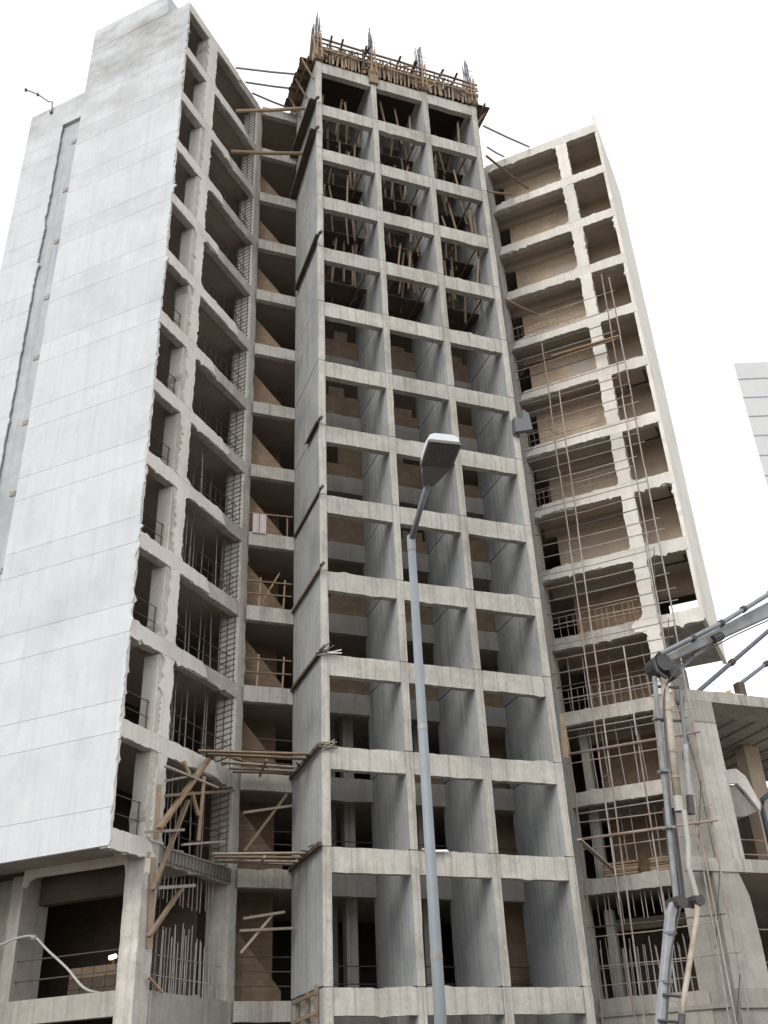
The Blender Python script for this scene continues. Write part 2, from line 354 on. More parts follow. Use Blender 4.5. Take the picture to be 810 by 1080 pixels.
# ------------------------------------------------------------------ angled wings
def fillet(z, z0, z1, r0, r1):
    f = 0
    if r0 > 0 and z - z0 < r0: t = 1 - (z - z0) / r0; f += r0 * (1 - math.sqrt(max(0, 1 - t * t)))
    if r1 > 0 and z1 - z < r1: t = 1 - (z1 - z) / r1; f += r1 * (1 - math.sqrt(max(0, 1 - t * t)))
    return f
def wing(side):
    Mp = ML if side == 'L' else MR
    OV = 1 if side == 'L' else 4                       # level where the end bay starts to overhang
    wg = MB()
    C0, C1 = (1.57, 2.20) if side == 'L' else (1.66, 2.16)
    # pier between the small and the large bay
    pts = jag((C0, 0), (C1, 0), 5, 0) + jag((C1, 0), (C1, LV(13) - .02), .3, .03) + jag((C1, LV(13) - .02), (C0, LV(13) - .02), 5, 0) + jag((C0, LV(13) - .02), (C0, 0), .3, .03)
    face_prism(wg, Mp, pts, -.012, .57)
    # inner pier beside the recess
    pts = jag((5.86, 0), (6.26, 0), 5, 0) + jag((6.26, 0), (6.26, LV(13) - .02), .3, .05) + jag((6.26, LV(13) - .02), (5.86, LV(13) - .02), 5, 0) + jag((5.86, LV(13) - .02), (5.86, 0), .4, .02)
    face_prism(wg, Mp, pts, -.012, .8)
    W = wg.build('wing', 'wing', BLD, 'wing whose tall blank end wall is rendered white' if side == 'L' else 'wing with pale plastered frame and scaffolding in front')
    for k in range(14):
        z = LV(k); s0 = .03 if k >= OV else C0 + .05
        mb = MB(); pts = loop2([(s0, z - .5), (5.95, z - .5), (5.95, z), (s0, z)], [.032, 0, .022, 0], .13)
        face_prism(mb, Mp, pts, 0, .26)
        mb.build('edge_beam', 'wing' if (k > 1) else 'raw', W)
        # pale plaster left on the beams, broken off unevenly
        if k >= OV and (side == 'R' or True):
            e = (rnd(3.0, 5.5) if side == 'L' else 5.8) if k > 1 else 2.1
            if side == 'R' and k < 5: e = 2.6
            if k > 1 or side == 'L':
                mb = MB(); pts = loop2([(s0, z - .5 - rnd(0, .05)), (e, z - .46), (e - rnd(.1, .5), z + .01), (s0, z + .015)], [.05, .12, .03, .02], .11)
                face_prism(mb, Mp, pts, -.05, -.002); mb.build('plaster_band', 'skin', W)
        if k < 13 and k >= (0 if side == 'L' else 3):
            z0, z1 = z, LV(k + 1) - .5
            big = .34 if side == 'L' else .26
            rr = [rnd(.05, big) if random.random() < .6 else 0 for _ in range(4)]
            lft, rgt = [], []; n = 26
            a1 = a2 = 0
            for i in range(n + 1):
                zz = z0 + (z1 - z0) * i / n
                g_ = 1 if side == 'L' else .6
                a1 = (.45 * a1 + rnd(-.035, .035) * g_) if random.random() > .12 else rnd(-.10, .10) * g_
                a2 = (.45 * a2 + rnd(-.035, .035) * g_) if random.random() > .12 else rnd(-.10, .10) * g_
                lft.append((C0 + (.17 if side == 'L' and k < 11 else -.02) + (1.6 if side == 'L' else 1) * a1 - .6 * fillet(zz, z0, z1, rr[0], rr[1]), zz)); rgt.append((C1 + .02 + a2 + fillet(zz, z0, z1, rr[2], rr[3]), zz))
            if k >= OV or side == 'R':
                mb = MB(); face_prism(mb, Mp, rgt + lft[::-1], -.058, -.01); mb.build('plaster_coat', 'skin', W)
    # roof kerb
    face_prism(MB(), Mp, [(0, LV(13) + .004), (5.95, LV(13) + .004), (5.95, LV(13) + .12), (0, LV(13) + .12)], .02, .2).build('roof_kerb', 'skin', W)
    # jamb of the end wall: rough return seen in the small bay
    for k in range(OV, 13):
        z0, z1 = LV(k), LV(k + 1) - .5
        mb = MB(); pts = [(.0, z0), (.08 + rnd(0, .03), z0)] + jag((.12, z0 + .02), (.12, z1), .13, .05) + [(.0, z1)]
        face_prism(mb, Mp, [(max(p[0], .053), p[1]) for p in pts], -.022, .22); mb.build('jamb', 'skin', W)
    # overhang soffit
    MB().prism([Mp(s, w_, LV(OV) - .30) for s, w_ in ((.05, .06), (C0 + .1, .06), (C0 + .1, 4.95 if side == 'R' else 8.2), (.05, 4.95 if side == 'R' else 8.2))], (0, 0, .12)).build('soffit', 'raw', W)
    return W, Mp
WL, _ = wing('L'); WR, _ = wing('R')

# --- white end wall of the left wing: bands of render with open joints
def bands(Mp, W, w0, w1, zb, zt, mat, edge0, edge1, s0=0, s1=.05, name='render_band', soot_from=99):
    cuts = [zb]
    for k in range(1, 14):
        for q in (LV(k) - .38, LV(k) + .55):
            if zb + .3 < q < zt - .2: cuts.append(q)
    cuts.append(zt)
    for a, b in zip(cuts, cuts[1:]):
        pts = [(w0, a + .006)] + [(w1, a + .006)] + (jag((w1, a + .006), (w1, b - .006), .2, edge1)[1:] if edge1 else []) + [(w1, b - .006), (w0, b - .006)]
        if edge0: pts += jag((w0, b - .006), (w0, a + .006), .13, edge0)[1:]
        MB().prism([Mp(s0, p[0], p[1]) for p in pts], Mp(s1, 0, 0) - Mp(s0, 0, 0)).build(name, mat, W)
ew = MB()
ew.prism([ML(.018, w_, LV(1) - .42) for w_ in (.10, 5.34)] + [ML(.018, w_, LV(13) + .02) for w_ in (5.34, .10)], ML(.2, 0, 0) - ML(.018, 0, 0))
EW = ew.build('end_wall', 'white', WL)
bands(ML, WL, -.03, 5.36, LV(1) - .45, LV(13) + .05, 'white', .085, 0, soot_from=LV(12) + .4)
# raised block on the roof behind the end wall
MB().prism([ML(.0, w_, LV(13) + .07) for w_ in (1.12, 5.36)] + [ML(0, w_, LV(13) + 1.55) for w_ in (5.36, 1.25)], ML(2.6, 0, 0) - ML(0, 0, 0)).build('roof_block', 'white', WL)
# lower rear stretch of the end elevation with its open vertical slot
ew2 = MB()
ew2.prism([ML(.13, w_, 0) for w_ in (5.2, 6.5)] + [ML(.13, w_, LV(12)) for w_ in (6.5, 5.2)], ML(.5, 0, 0) - ML(.13, 0, 0))
ew2.build('slot_wall', 'slot', WL)
ew3 = MB(); ew3.prism([ML(.03, w_, 0) for w_ in (6.46, 8.36)] + [ML(.03, w_, LV(12) + .1) for w_ in (8.36, 6.46)], ML(.36, 0, 0) - ML(.03, 0, 0)); ew3.build('end_wall', 'white', WL)
bands(ML, WL, 6.36, 8.38, 0.2, LV(11) + 1.5, 'white', .05, 0, 0, .05)
MB().prism([ML(0, w_, LV(11) + 1.5) for w_ in (5.36, 8.38)] + [ML(0, w_, LV(12) + .15) for w_ in (8.38, 5.36)], ML(.3, 0, 0) - ML(0, 0, 0)).build('render_band', 'white', WL)
for k in range(1, 12):
    mb = MB(); mb.prism([ML(.11, 5.3, LV(k) - .2), ML(.11, 6.4, LV(k) - .2), ML(.11, 6.4, LV(k)), ML(.11, 5.3, LV(k))], ML(.168, 0, 0) - ML(.11, 0, 0))
    MB().prism([ML(.1, 5.5, LV(k)), ML(.1, 5.75, LV(k)), ML(.3, 5.75, LV(k)), ML(.3, 5.5, LV(k))], (0, 0, .2)).build('mortar_lump', 'raw', WL)
# lower storey under the left overhang: portal set back at s = 1.65
def portal():
    mb = MB()
    def q(pts, s0, s1, mat, name): return MB().prism([ML(s0, p[0], p[1]) for p in pts], ML(s1, 0, 0) - ML(s0, 0, 0)).build(name, mat, WL)
    q([(4.2, 0), (4.62, 0), (4.62, LV(1) - .42), (4.2, LV(1) - .42)], 1.65, 2.75, 'raw', 'portal_pier')
    q([(.1, LV(0) - .6), (4.62, LV(0) - .6), (4.62, LV(0)), (.1, LV(0))], 1.62, 1.9, 'raw', 'portal_beam')
    hp = [(.59, LV(1) - .95), (.64, LV(1) - .62), (.74, LV(1) - .5), (.95, LV(1) - .52), (3.9, LV(1) - .5), (4.1, LV(1) - .56), (4.2, LV(1) - .75), (4.2, LV(1) - .30), (-.05, LV(1) - .30), (-.05, LV(1) - .85), (.05, LV(1) - 1.02)]
    q(hp, 1.60, 1.8, 'skin', 'haunch')
    q([(4.62, 0), (8.3, 0), (8.3, LV(1) - .42), (4.62, LV(1) - .42)], 1.9, 2.1, 'raw', 'side_wall')
    mb = MB()
    for h in (.5, 1.02): mb.tube([ML(1.8, .55, LV(0) + h), ML(1.8, 4.2, LV(0) + h)], .02, 5)
    mb.build('guard_rail', 'dark_steel', WL)
MB().prism([ML(2.3, w_, z) for w_, z in ((.60, LV(1) - 1.15), (4.15, LV(1) - 1.15), (4.15, LV(1) - .18), (.60, LV(1) - .18))], ML(2.6, 0, 0) - ML(2.3, 0, 0)).build('added_shade_beam', 'rear', WL)  # added beam hiding the bright ceiling to darken the portal opening
MB().prism([ML(5.3, w_, z) for w_, z in ((.82, 0), (8.2, 0), (8.2, LV(1) - .2), (.82, LV(1) - .2))], ML(5.42, 0, 0) - ML(5.3, 0, 0)).build('added_shade_wall', 'rear', WL)  # added dark wall that keeps the portal opening looking unlit
portal()
# base walls below the first floor
for Mp, W, a, b in ((ML, WL, 2.22, 5.84), (MR, WR, 2.3, 5.84)):
    face_prism(MB(), Mp, [(a, 0), (b, 0), (b, LV(0) - .03), (a, LV(0) - .03)], -.09, .14).build('base_wall', 'raw', W)
# ledge of the right base wall
face_prism(MB(), MR, [(1.3, LV(0) - .55), (5.9, LV(0) - .55), (5.9, LV(0) - .42), (1.3, LV(0) - .42)], -.16, -.085).build('ledge', 'raw', WR)

# --- inside the left wing
for k in range(1, 13):
    z = LV(k)
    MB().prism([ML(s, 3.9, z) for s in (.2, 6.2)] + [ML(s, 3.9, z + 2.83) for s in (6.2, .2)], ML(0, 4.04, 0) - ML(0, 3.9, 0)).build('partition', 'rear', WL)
    # stirrups on the inner pier
    mb = MB(); zz = z + .1
    while zz < z + 2.45:
        mb.bar(ML(5.79, .06, zz), ML(5.79, .74, zz - .10), .014, .028); zz += .2
    for w_ in (.12, .42, .70): mb.bar(ML(5.785, w_, z), ML(5.785, w_, z + 2.5), .022, .022)
    mb.build('rebar_mesh', 'dark_steel', WL)
    face_prism(MB(), ML, [(5.80, z + .02), (5.858, z + .02), (5.858, z + 2.48), (5.80, z + 2.48)], .03, .76).build('pier_cheek', 'skin', WL) if k > 1 else None
    # pale cheek of the main pier
    face_prism(MB(), ML, [(C0_ := 1.53, z + .02), (1.58, z + .02), (1.58, z + 2.48), (1.53, z + 2.48)], .02, .54).build('pier_cheek', 'skin', WL)
    # guard rails
    mb = MB()
    for h in (.5, 1.0): mb.tube([ML(.1, .2, z + h), ML(1.5, .2, z + h + rnd(-.04, .04))], .016, 5)
    mb.tube([ML(1.42, .2, z), ML(1.42, .2, z + 1.05)], .018, 5)
    if k < 8: mb.build('guard_rail', 'dark_steel', WL)
    mb = MB()
    for h in (.5, 1.0): mb.tube([ML(2.25, .22, z + h + rnd(-.05, .05)), ML(5.75, .22, z + h + rnd(-.05, .05))], .016, 5)
    mb.tube([ML(5.5, .22, z), ML(5.5, .22, z + 1.05)], .02, 5)
    if k > 3:
        s = 2.4
        while s < 5.4: mb.tube([ML(s, .25, z), ML(s + rnd(-.04, .04), .25, z + 1.0)], .011, 4); s += rnd(.22, .5)
    if k < 11: mb.build('guard_rail', 'dark_steel', WL)
    if k in (8, 9, 10, 11):
        face_prism(MB(), ML, [(4.6, z), (5.3, z), (5.3, z + 1.7), (4.6, z + 1.7)], 1.25, 1.33).build('door_panel', 'tan', WL)

# exposed stirrups along the first-floor beam of the left wing
mb = MB(); s = 2.4
while s < 5.8:
    mb.bar(ML(s, -.05, LV(1) - .46), ML(s + .02, -.05, LV(1) - .06), .025, .03); s += .17
for h in (.08, .42): mb.bar(ML(2.35, -.055, LV(1) - h), ML(5.85, -.055, LV(1) - h), .02, .02)
mb.build('rebar_mesh', 'dark_steel', WL)

# --- inside the right wing
for k in range(0, 13):
    z = LV(k)
    w0 = 1.3 if k >= 7 else (1.9 if k >= 4 else (2.6 if k > 0 else 3.5))
    mt = 'tan' if k >= 7 else ('taupe' if k >= 5 else ('brown' if k > 0 else 'rear'))  # lowest storey takes the block colour darkened for shade
    e_ = 5.45 if k >= 5 else 5.15
    pts = [(2.0, z), (e_, z), (e_, z + 2.83), (2.0, z + 2.83)]
    face_prism(MB(), MR, pts, w0, w0 + .14).build('partition', mt, WR)
    face_prism(MB(), MR, [(2.0, z + 2.45), (5.9, z + 2.45), (5.9, z + 2.832), (2.0, z + 2.832)], w0 - .28, w0 - .005).build('ceiling_beam', 'slab', WR)
    if k < 3: face_prism(MB(), MR, [(5.2, z), (5.5, z), (5.5, z + 2.83), (5.2, z + 2.83)], .95, 1.3).build('inner_column', 'tan' if k >= 7 else 'raw', WR)
    if k >= 7 and k % 2 == 0: face_prism(MB(), MR, [(2.6, z + .9), (3.6, z + .9), (3.6, z + 1.9), (2.6, z + 1.9)], w0 - .03, w0 - .004).build('plaster_patch', 'slab', WR)
    if k >= 4:
        sb = [(.1, z), (2.0, z), (2.0, z + 2.83), (.1, z + 2.83)] if k > 4 else [(.1, z + 2.0), (2.0, z + 2.0), (2.0, z + 2.83), (.1, z + 2.83)]
        face_prism(MB(), MR, sb, 1.9 if k > 4 else 2.6, 2.06 if k > 4 else 2.74).build('partition', 'taupe', WR)
    if k in (4, 5, 6, 7):        # dark bars standing in for a shadow gap on the end-bay ceiling
        mb = MB(); zc = z + 2.80
        for a, b in (((.35, .5), (1.3, .5)), ((.35, 1.6), (1.3, 1.6)), ((.35, .5), (.35, 1.6))): mb.bar(MR(*a, zc), MR(*b, zc), .06, .06)
        mb.build('ceiling_gap_shade', 'dark_steel', WR)
    if k in (0, 1, 2, 5, 8, 10, 11, 12): continue
    mb = MB()
    for h in (.45, .95): mb.tube([MR(2.3, .2, z + h + rnd(-.05, .05)), MR(5.8, .2, z + h + rnd(-.05, .05))], .015, 5)
    s = 2.5
    while s < 5.7: mb.tube([MR(s, .22, z), MR(s + rnd(-.03, .03), .22, z + rnd(.9, 1.0))], .010, 4); s += rnd(.2, .34)
    mb.build('guard_rail', 'rust', WR)
# end wall of the right wing, seen edge-on
mb = MB(); pts = [(-.03, LV(4) - .45), (4.98, LV(4) - .45), (4.98, LV(13) + .05), (.2, LV(13) + .05), (.12, LV(13) + .55), (-.03, LV(13) + .6)] + jag((-.03, LV(13)), (-.03, LV(4) - .4), .3, .02)[1:]
mb.prism([MR(-.02, p[0], p[1]) for p in pts], MR(.13, 0, 0) - MR(-.02, 0, 0)); mb.build('end_wall', 'skin', WR)
MB().prism([MR(1.62, w_, z) for w_, z in ((.5, 0), (4.95, 0), (4.95, LV(4) - .45), (.5, LV(4) - .45))], MR(1.8, 0, 0) - MR(1.62, 0, 0)).build('side_wall', 'raw', WR)
face_prism(MB(), MR, [(1.35, 0), (2.6, 0), (2.6, LV(2)), (2.45, LV(3) - .5), (1.6, LV(3) - .5), (1.35, LV(2))], -.03, .5).build('lower_pier', 'raw', WR)
mb = MB()                                                            # rear of the right wing; the storey above the overhang is open at its end bay
for a, b, z0, z1 in ((2.0, 6.2, 0, LV(13) - .2), (.1, 2.0, LV(5) - .4, LV(13) - .2), (1.8, 2.0, 0, LV(5))):
    mb.prism([MR(s, 4.92, z) for s, z in ((a, z0), (b, z0), (b, z1), (a, z1))], MR(0, 5.06, 0) - MR(0, 4.92, 0))
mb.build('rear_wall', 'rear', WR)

# column starter bars sticking out of the top of the tower
for (a, b) in FX:
    mb = MB(); c = (a + b) / 2
    for i in range(12):
        x, y = c + rnd(-.16, .16), rnd(-.02, .45)
        mb.tube([(x, y, LV(13) - .1), (x + rnd(-.03, .03), y, LV(13) + 2.2), (x * .6 + c * .4 + rnd(-.05, .05), y + rnd(-.1, .1), LV(13) + rnd(3.2, 3.9))], .022, 5)
    for h in (1.9, 2.3, 2.7): mb.tube([(c - .2, -.05, LV(13) + h), (c + .2, -.05, LV(13) + h)], .014, 4)
    mb.build('starter_bars', 'rebar', BLD)

# ------------------------------------------------------------------ timber formwork on top of the tower
T0 = LV(13) + .01
FW = thing('formwork', (3.9, 0, T0), 'rough brown timber formwork crowning the open gridded tower', 'formwork')
MB().box(-.3, 8.1, .17, 8.5, T0 + 1.38, T0 + 1.5).build('deck', 'timber_dark', FW)
x = -.3
while x < 8.1:
    wdt = rnd(.05, .09); h = rnd(1.15, 1.5)
    MB().bar((x, rnd(-.1, .02), T0 + .01), (x + rnd(-.07, .07), rnd(-.14, 0), T0 + h), wdt, .06, up=(0, 1, 0)).build('stud', random.choice(['timber_new', 'timber', 'timber_grey', 'timber_new']), FW)
    x += rnd(.07, .26)
for h, d in ((1.54, .1), (1.22, .07), (.75, .06)):
    x = -.35
    while x < 8.0:
        ln = rnd(1.6, 3.0); e = min(8.15, x + ln)
        MB().bar((x, -.16, T0 + h + rnd(-.04, .04)), (e, -.16, T0 + h + rnd(-.04, .04)), d, .05).build('waler', 'timber_grey' if h > 1.5 else random.choice(['timber', 'timber_new']), FW)
        x = e - .2 if e < 8.1 else 99
for x0 in (-.26, 8.03): MB().box(x0, x0 + .04, .1, 8.4, T0, T0 + 1.37).build('added_form_panel', 'timber_dark', FW)  # added side panels shutting out the sky below the deck
for i in range(26):
    x = rnd(-.3, 7.6); MB().bar((x, rnd(-.24, -.05), T0 + rnd(.05, 1.2)), (x + rnd(-.3, .9), rnd(-.28, -.05), T0 + rnd(.2, 1.75)), rnd(.04, .1), .04).build('loose_board', random.choice(['timber', 'timber_grey', 'timber_new', 'timber_dark']), FW)
for i in range(9):
    x = rnd(-.4, 8); MB().bar((x, -.45, T0 + 1.56 + rnd(0, .06)), (x + rnd(-.2, .2), rnd(.6, 1.6), T0 + 1.56 + rnd(0, .05)), .1, .05).build('loose_board', random.choice(['timber', 'timber_grey', 'timber_dark']), FW)
for i in range(7):
    x = -.2 + i * 1.18; MB().box(x, x + 1.05, .12, .16, T0 + rnd(.35, .6), T0 + 1.35).build('added_form_panel', random.choice(['timber_dark', 'timber']), FW)  # added ply sheets that darken the gaps behind the studs
for (a, b) in FX:
    MB().box(a - .1, b + .1, -.14, .30, T0 - .55 if a > 2 and a < 3 else T0 + .05, T0 + .85).build('column_box', 'timber', FW)
    for s_ in (-.12, .12): MB().bar(((a + b) / 2 + s_, -.2, T0 + .1), ((a + b) / 2 + s_ * .6, -.2, T0 + 1.9), .06, .06).build('stud', 'timber_new', FW)
# side decks cantilevered past the tower, seen from below
for x0, x1, y0, y1, zz in ((-.92, -.24, .15, 3.1, T0 + .15), (8.02, 8.75, -.1, 2.6, T0 + .1)):
    y = y0
    while y < y1: MB().box(x0 + rnd(-.08, .08), x1, y, y + .2, zz, zz + .05).build('deck_board', random.choice(['timber_dark', 'timber']), FW); y += .215
    MB().bar(((x0 + x1) / 2, y0 - .2, zz - .05), ((x0 + x1) / 2, y1, zz - .05), .08, .09).build('bearer', 'timber', FW)
for y in (.2, 1.3, 2.4):
    MB().bar((-.28, y, T0 - 1.1), (-.85, y, T0 + .12), .07, .07).build('strut', 'timber', FW)
    MB().bar((8.06, y, T0 - 1.0), (8.62, y, T0 + .08), .07, .07).build('strut', 'timber', FW)
for i in range(5): MB().bar((-.3 + rnd(-.1, .1), rnd(0, .8), T0 + .8), (-.35 + rnd(-.2, .2), rnd(-.2, .4), T0 + rnd(2.0, 2.6)), .06, .05).build('stud', 'timber', FW)
for i in range(4): MB().bar((8.05 + rnd(-.1, .2), rnd(0, .8), T0 + .5), (8.1 + rnd(-.1, .3), rnd(-.2, .4), T0 + rnd(1.6, 2.2)), .06, .05).build('stud', 'timber', FW)

# timber props standing in the upper bays
PR = thing('timber_prop', (0, 0, 0), None, 'prop')
MB().bar((0, 0, 0), (0, 0, 2.3), .075, .075).build('post', 'timber', PR)
MB().bar((-.09, 0, 2.33), (.09, 0, 2.33), .06, .05).build('head_piece', 'timber_dark', PR)
first = True
BAYS = ['left', 'middle', 'right']
ORD = {8: 'sixth', 9: 'fifth', 10: 'fourth', 11: 'third', 12: 'second', 13: 'top'}
for k in (9, 10, 11, 12):
    for i in range(3):
        z = LV(k)
        lab = 'timber post leaning in the %s bay of the tower, %s row from the top' % (BAYS[i], {12: 'first', 11: 'second', 10: 'third', 9: 'fourth'}[k])
        for j in range(8):
            o = PR if first else copy_tree(PR); first = False
            o.location = (FX[i][1] + .22 + j * .27 + rnd(-.1, .1), rnd(.36, 2.6), z - rnd(.0, 1.0)); o.rotation_euler = (rnd(-.14, .16), rnd(-.16, .16), rnd(0, 3))
            tag(o, lab, 'prop', 'timber posts in the upper bays of the tower, %s bay %d' % (BAYS[i], 13 - k))
# plank decks under those props, added to darken the upper bays
dk = thing('added_plank_deck', (0, 0, 0), None, 'plank deck')
MB().box(.07, 2.46, 2.79, 3.03, -.06, 0).build('plank', 'timber_dark', dk)
for a in (1.55, 1.86, 2.17, 2.48): MB().box(.07, 2.46, a, a + .305, -.06, 0).build('plank', 'timber_dark', dk)
for a in (.5, 2.0): MB().box(a, a + .08, .30, 3.04, -.15, -.062).build('bearer', 'timber', dk)
firstd = True
for k in (9, 10, 11, 12):
    for i in range(3):
        o = dk if firstd else copy_tree(dk); firstd = False
        o.location = (FX[i][0] - FX[0][0] - .0, 0, LV(k) - .25)
        tag(o, 'added plank deck darkening the %s bay of the tower, %s row from the top' % (BAYS[i], {12: 'first', 11: 'second', 10: 'third', 9: 'fourth'}[k]), 'plank deck', 'added plank decks darkening the upper bays')

# ------------------------------------------------------------------ steel props and bars inside the wings
SP = thing('steel_prop', (0, 0, 0), None, 'prop')
MB().tube([(0, 0, 0), (0, 0, 1.5)], .024, 6).build('outer_tube', 'steel', SP)
MB().tube([(0, 0, 1.5), (0, 0, 2.79)], .018, 6).build('inner_tube', 'steel', SP)
sp_used = False
STO = {0: 'lowest', 1: 'second', 2: 'third', 3: 'fourth', 4: 'fifth', 5: 'sixth'}
for Mp, wn, rows in ((ML, 'left', {1: 11, 2: 12, 3: 11, 4: 9, 5: 7}), (MR, 'right', {1: 9, 2: 7, 3: 5})):
    for k, n in rows.items():
        for j in range(n):
            o = copy_tree(SP) if sp_used else SP; sp_used = True
            s = 2.35 + (j + rnd(.2, .8)) * 3.4 / n
            o.location = Mp(s, rnd(.5, 1.5), LV(k) - .01); o.rotation_euler = (rnd(-.02, .02), rnd(-.03, .03), 0)
            tag(o, 'thin grey steel prop in the wide bays of the %s wing, %s storey up' % (wn, STO[k]), 'prop', 'steel props in the %s wing, storey %d' % (wn, k + 1))
for Mp, wn in ((ML, 'left'), (MR, 'right')):
    for k, h, n in ((0, 1.65, 30),):
        r = thing('wall_rebar', Mp(4.0, .3, LV(k)), 'row of thin upright reinforcing bars in the lowest wide bay of the %s wing' % wn, 'rebar')
        for j in range(n):
            s = 2.3 + j * 3.5 / n + rnd(-.03, .03)
            MB().tube([Mp(s, .12 + .35 * (j % 2), LV(k)), Mp(s + rnd(-.08, .05), .12 + .35 * (j % 2), LV(k) + h + rnd(-.3, .2))], .017, 5).build('bar', 'steel', r)
        for q in (.4, .9): MB().tube([Mp(2.3, .1, LV(k) + q), Mp(5.75, .1, LV(k) + q)], .012, 5).build('tie_bar', 'steel', r)
        hang = thing('hanging_rebar', Mp(4.0, .3, LV(k + 1) - .5), 'row of short bars hanging under the first-floor beam of the %s wing' % wn, 'rebar')
        for j in range(16):
            s = 2.4 + j * 3.3 / 16 + rnd(-.05, .05)
            MB().tube([Mp(s, .35, LV(k + 1) - .18), Mp(s + rnd(-.03, .03), .35, LV(k + 1) - 1.15 - rnd(0, .35))], .016, 5).build('bar', 'steel', hang)
        lad = thing('rebar_cage', Mp(2.35, .1, LV(k)), 'narrow ladder-like column cage at the pier of the %s wing in its lowest storey' % wn, 'rebar')
        for q in (2.3, 2.5): MB().tube([Mp(q, .05, LV(k)), Mp(q, .05, LV(k) + 3.1)], .014, 5).build('bar', 'dark_steel', lad)
        for q in range(15): MB().tube([Mp(2.28, .05, LV(k) + .1 + q * .2), Mp(2.52, .05, LV(k) + .1 + q * .2)], .010, 4).build('tie', 'dark_steel', lad)

# ------------------------------------------------------------------ timber brackets and working platforms on the left
def P(s, z, off=.35): return ML(s, -off, z)
def timber(name, a, b, wd, th, mat, parent): return MB().bar(a, b, wd, th).build(name, mat, parent)
b1_ = thing('timber_brace', P(2.2, 8.6), 'tangle of brown timber braces nailed across the wide bay beside the white wall', 'brace')
for nm, a, b, wd, th, mt in (('diagonal', (1.6, 8.88), (3.97, 11.48), .17, .1, 'timber_new'), ('diagonal', (3.01, 9.99), (1.63, 7.28), .12, .08, 'timber'),
        ('rail', (1.07, 8.68), (2.8, 9.1), .11, .07, 'timber_grey'), ('rail', (1.73, 10.67), (4.38, 10.68), .1, .06, 'timber_grey'), ('rail', (1.77, 10.25), (3.63, 10.94), .1, .06, 'timber_grey'),
        ('rail', (1.88, 9.86), (5.34, 10.83), .12, .08, 'timber'), ('post', (3.63, 10.83), (3.56, 8.94), .1, .08, 'timber'), ('diagonal', (3.11, 10.26), (3.49, 9.66), .09, .06, 'timber_new'),
        ('rail', (2.84, 8.7), (4.97, 9.21), .1, .06, 'timber_grey'), ('post', (2.65, 11.06), (2.88, 10.71), .09, .06, 'timber_new')):
    timber(nm, P(*a, .35 + rnd(-.06, .06)), P(*b, .35 + rnd(-.1, .06)), wd, th, mt, b1_)
# board nailed flat to the pier
bd = thing('pier_board', P(1.6, 6.1, .07), 'brown board fixed upright on the lower pier below the white wall', 'board')
timber('board', ML(1.98, -.09, 5.9), ML(1.86, -.09, 8.2), .16, .04, 'timber', bd)
bd = thing('pier_board', P(1.7, 8.9, .07), 'short orange-brown board fixed upright on the pier beside the bracing', 'board')
timber('board', ML(1.9, -.11, 8.7), ML(1.86, -.11, 10.2), .13, .04, 'timber_new', bd)
b2_ = thing('timber_bracket', P(1.6, 6.1), 'triangular timber bracket sticking out from the lower pier', 'bracket')
timber('bearer', P(1.79, 7.36), P(3.49, 7.69), .12, .08, 'timber_grey', b2_); timber('diagonal', P(1.57, 6.11), P(2.91, 7.54), .13, .08, 'timber', b2_)
b3_ = thing('timber_bracket', (-1.9, 2.7, 9), 'crossed timbers in the recess between the two plank platforms', 'bracket')
timber('bearer', (-1.96, 2.7, 10.2), (-.40, 2.7, 10.5), .1, .07, 'timber_grey', b3_); timber('diagonal', (-1.88, 2.78, 9.05), (-.56, 2.74, 10.86), .13, .08, 'timber', b3_)
b4_ = thing('timber_bracket', (-1.9, 2.7, 6.2), 'crossed timbers in the recess under the lower plank platform', 'bracket')
for a, b in (((-1.86, 2.7, 7.09), (-.6, 2.7, 7.3)), ((-1.96, 2.7, 6.75), (-.3, 2.7, 6.85)), ((-1.9, 2.78, 6.15), (-.9, 2.76, 7.28))): timber('bearer', a, b, .1, .07, 'timber_grey', b4_)
lo_ = thing('loose_board', P(2.0, 5.0, .3), 'short brown board hanging off the base wall under the lowest wide bay', 'board')
timber('board', P(2.01, 5.2, .12), P(2.4, 4.85, .3), .1, .05, 'timber', lo_)
for zz, pts, lab in ((LV(2) - .08, ((-3.75, 1.15, -.42, .85), (-3.4, 1.5, -.35, 1.25), (-2.85, 2.05, -.5, 2.0), (-2.5, 2.45, -.4, 2.4), (-2.3, 2.85, -.4, 2.8)), 'upper plank platform bridging the recess beside the tower'),
                     (LV(1) + .02, ((-3.05, 1.75, -.31, 1.12), (-2.95, 2.05, -.33, 1.6), (-2.8, 2.35, -.34, 2.1), (-2.6, 2.65, -.36, 2.7)), 'lower plank platform bridging the recess beside the tower')):
    pl = thing('plank_platform', (-1.5, 2, zz), lab, 'platform')
    for j, (x0, y0, x1, y1) in enumerate(pts): timber('plank', (x0, y0, zz + rnd(-.05, .05)), (x1, y1, zz + rnd(-.05, .05)), .2, .045, random.choice(['timber_grey', 'timber_grey', 'timber']), pl)
    timber('plank', (-2.6, 1.9, zz + .12), (-1.2, 2.5, zz + .05), .12, .04, 'timber', pl)
    timber('bearer', (-.33, -.15, zz + .02), (-.33, 3.15, zz - .02), .1, .12, 'timber_dark', pl)
    timber('bearer', (-1.6, 1.3, zz - .07), (-1.4, 2.95, zz - .07), .07, .07, 'timber_grey', pl)
    for j in range(5): timber('offcut', (-.55 + rnd(-.2, .2), .2 + j * .45, zz + rnd(-.05, .1)), (-.30 + rnd(-.1, .1), .6 + j * .5, zz + rnd(0, .18)), .05, .03, 'timber_dark', pl)
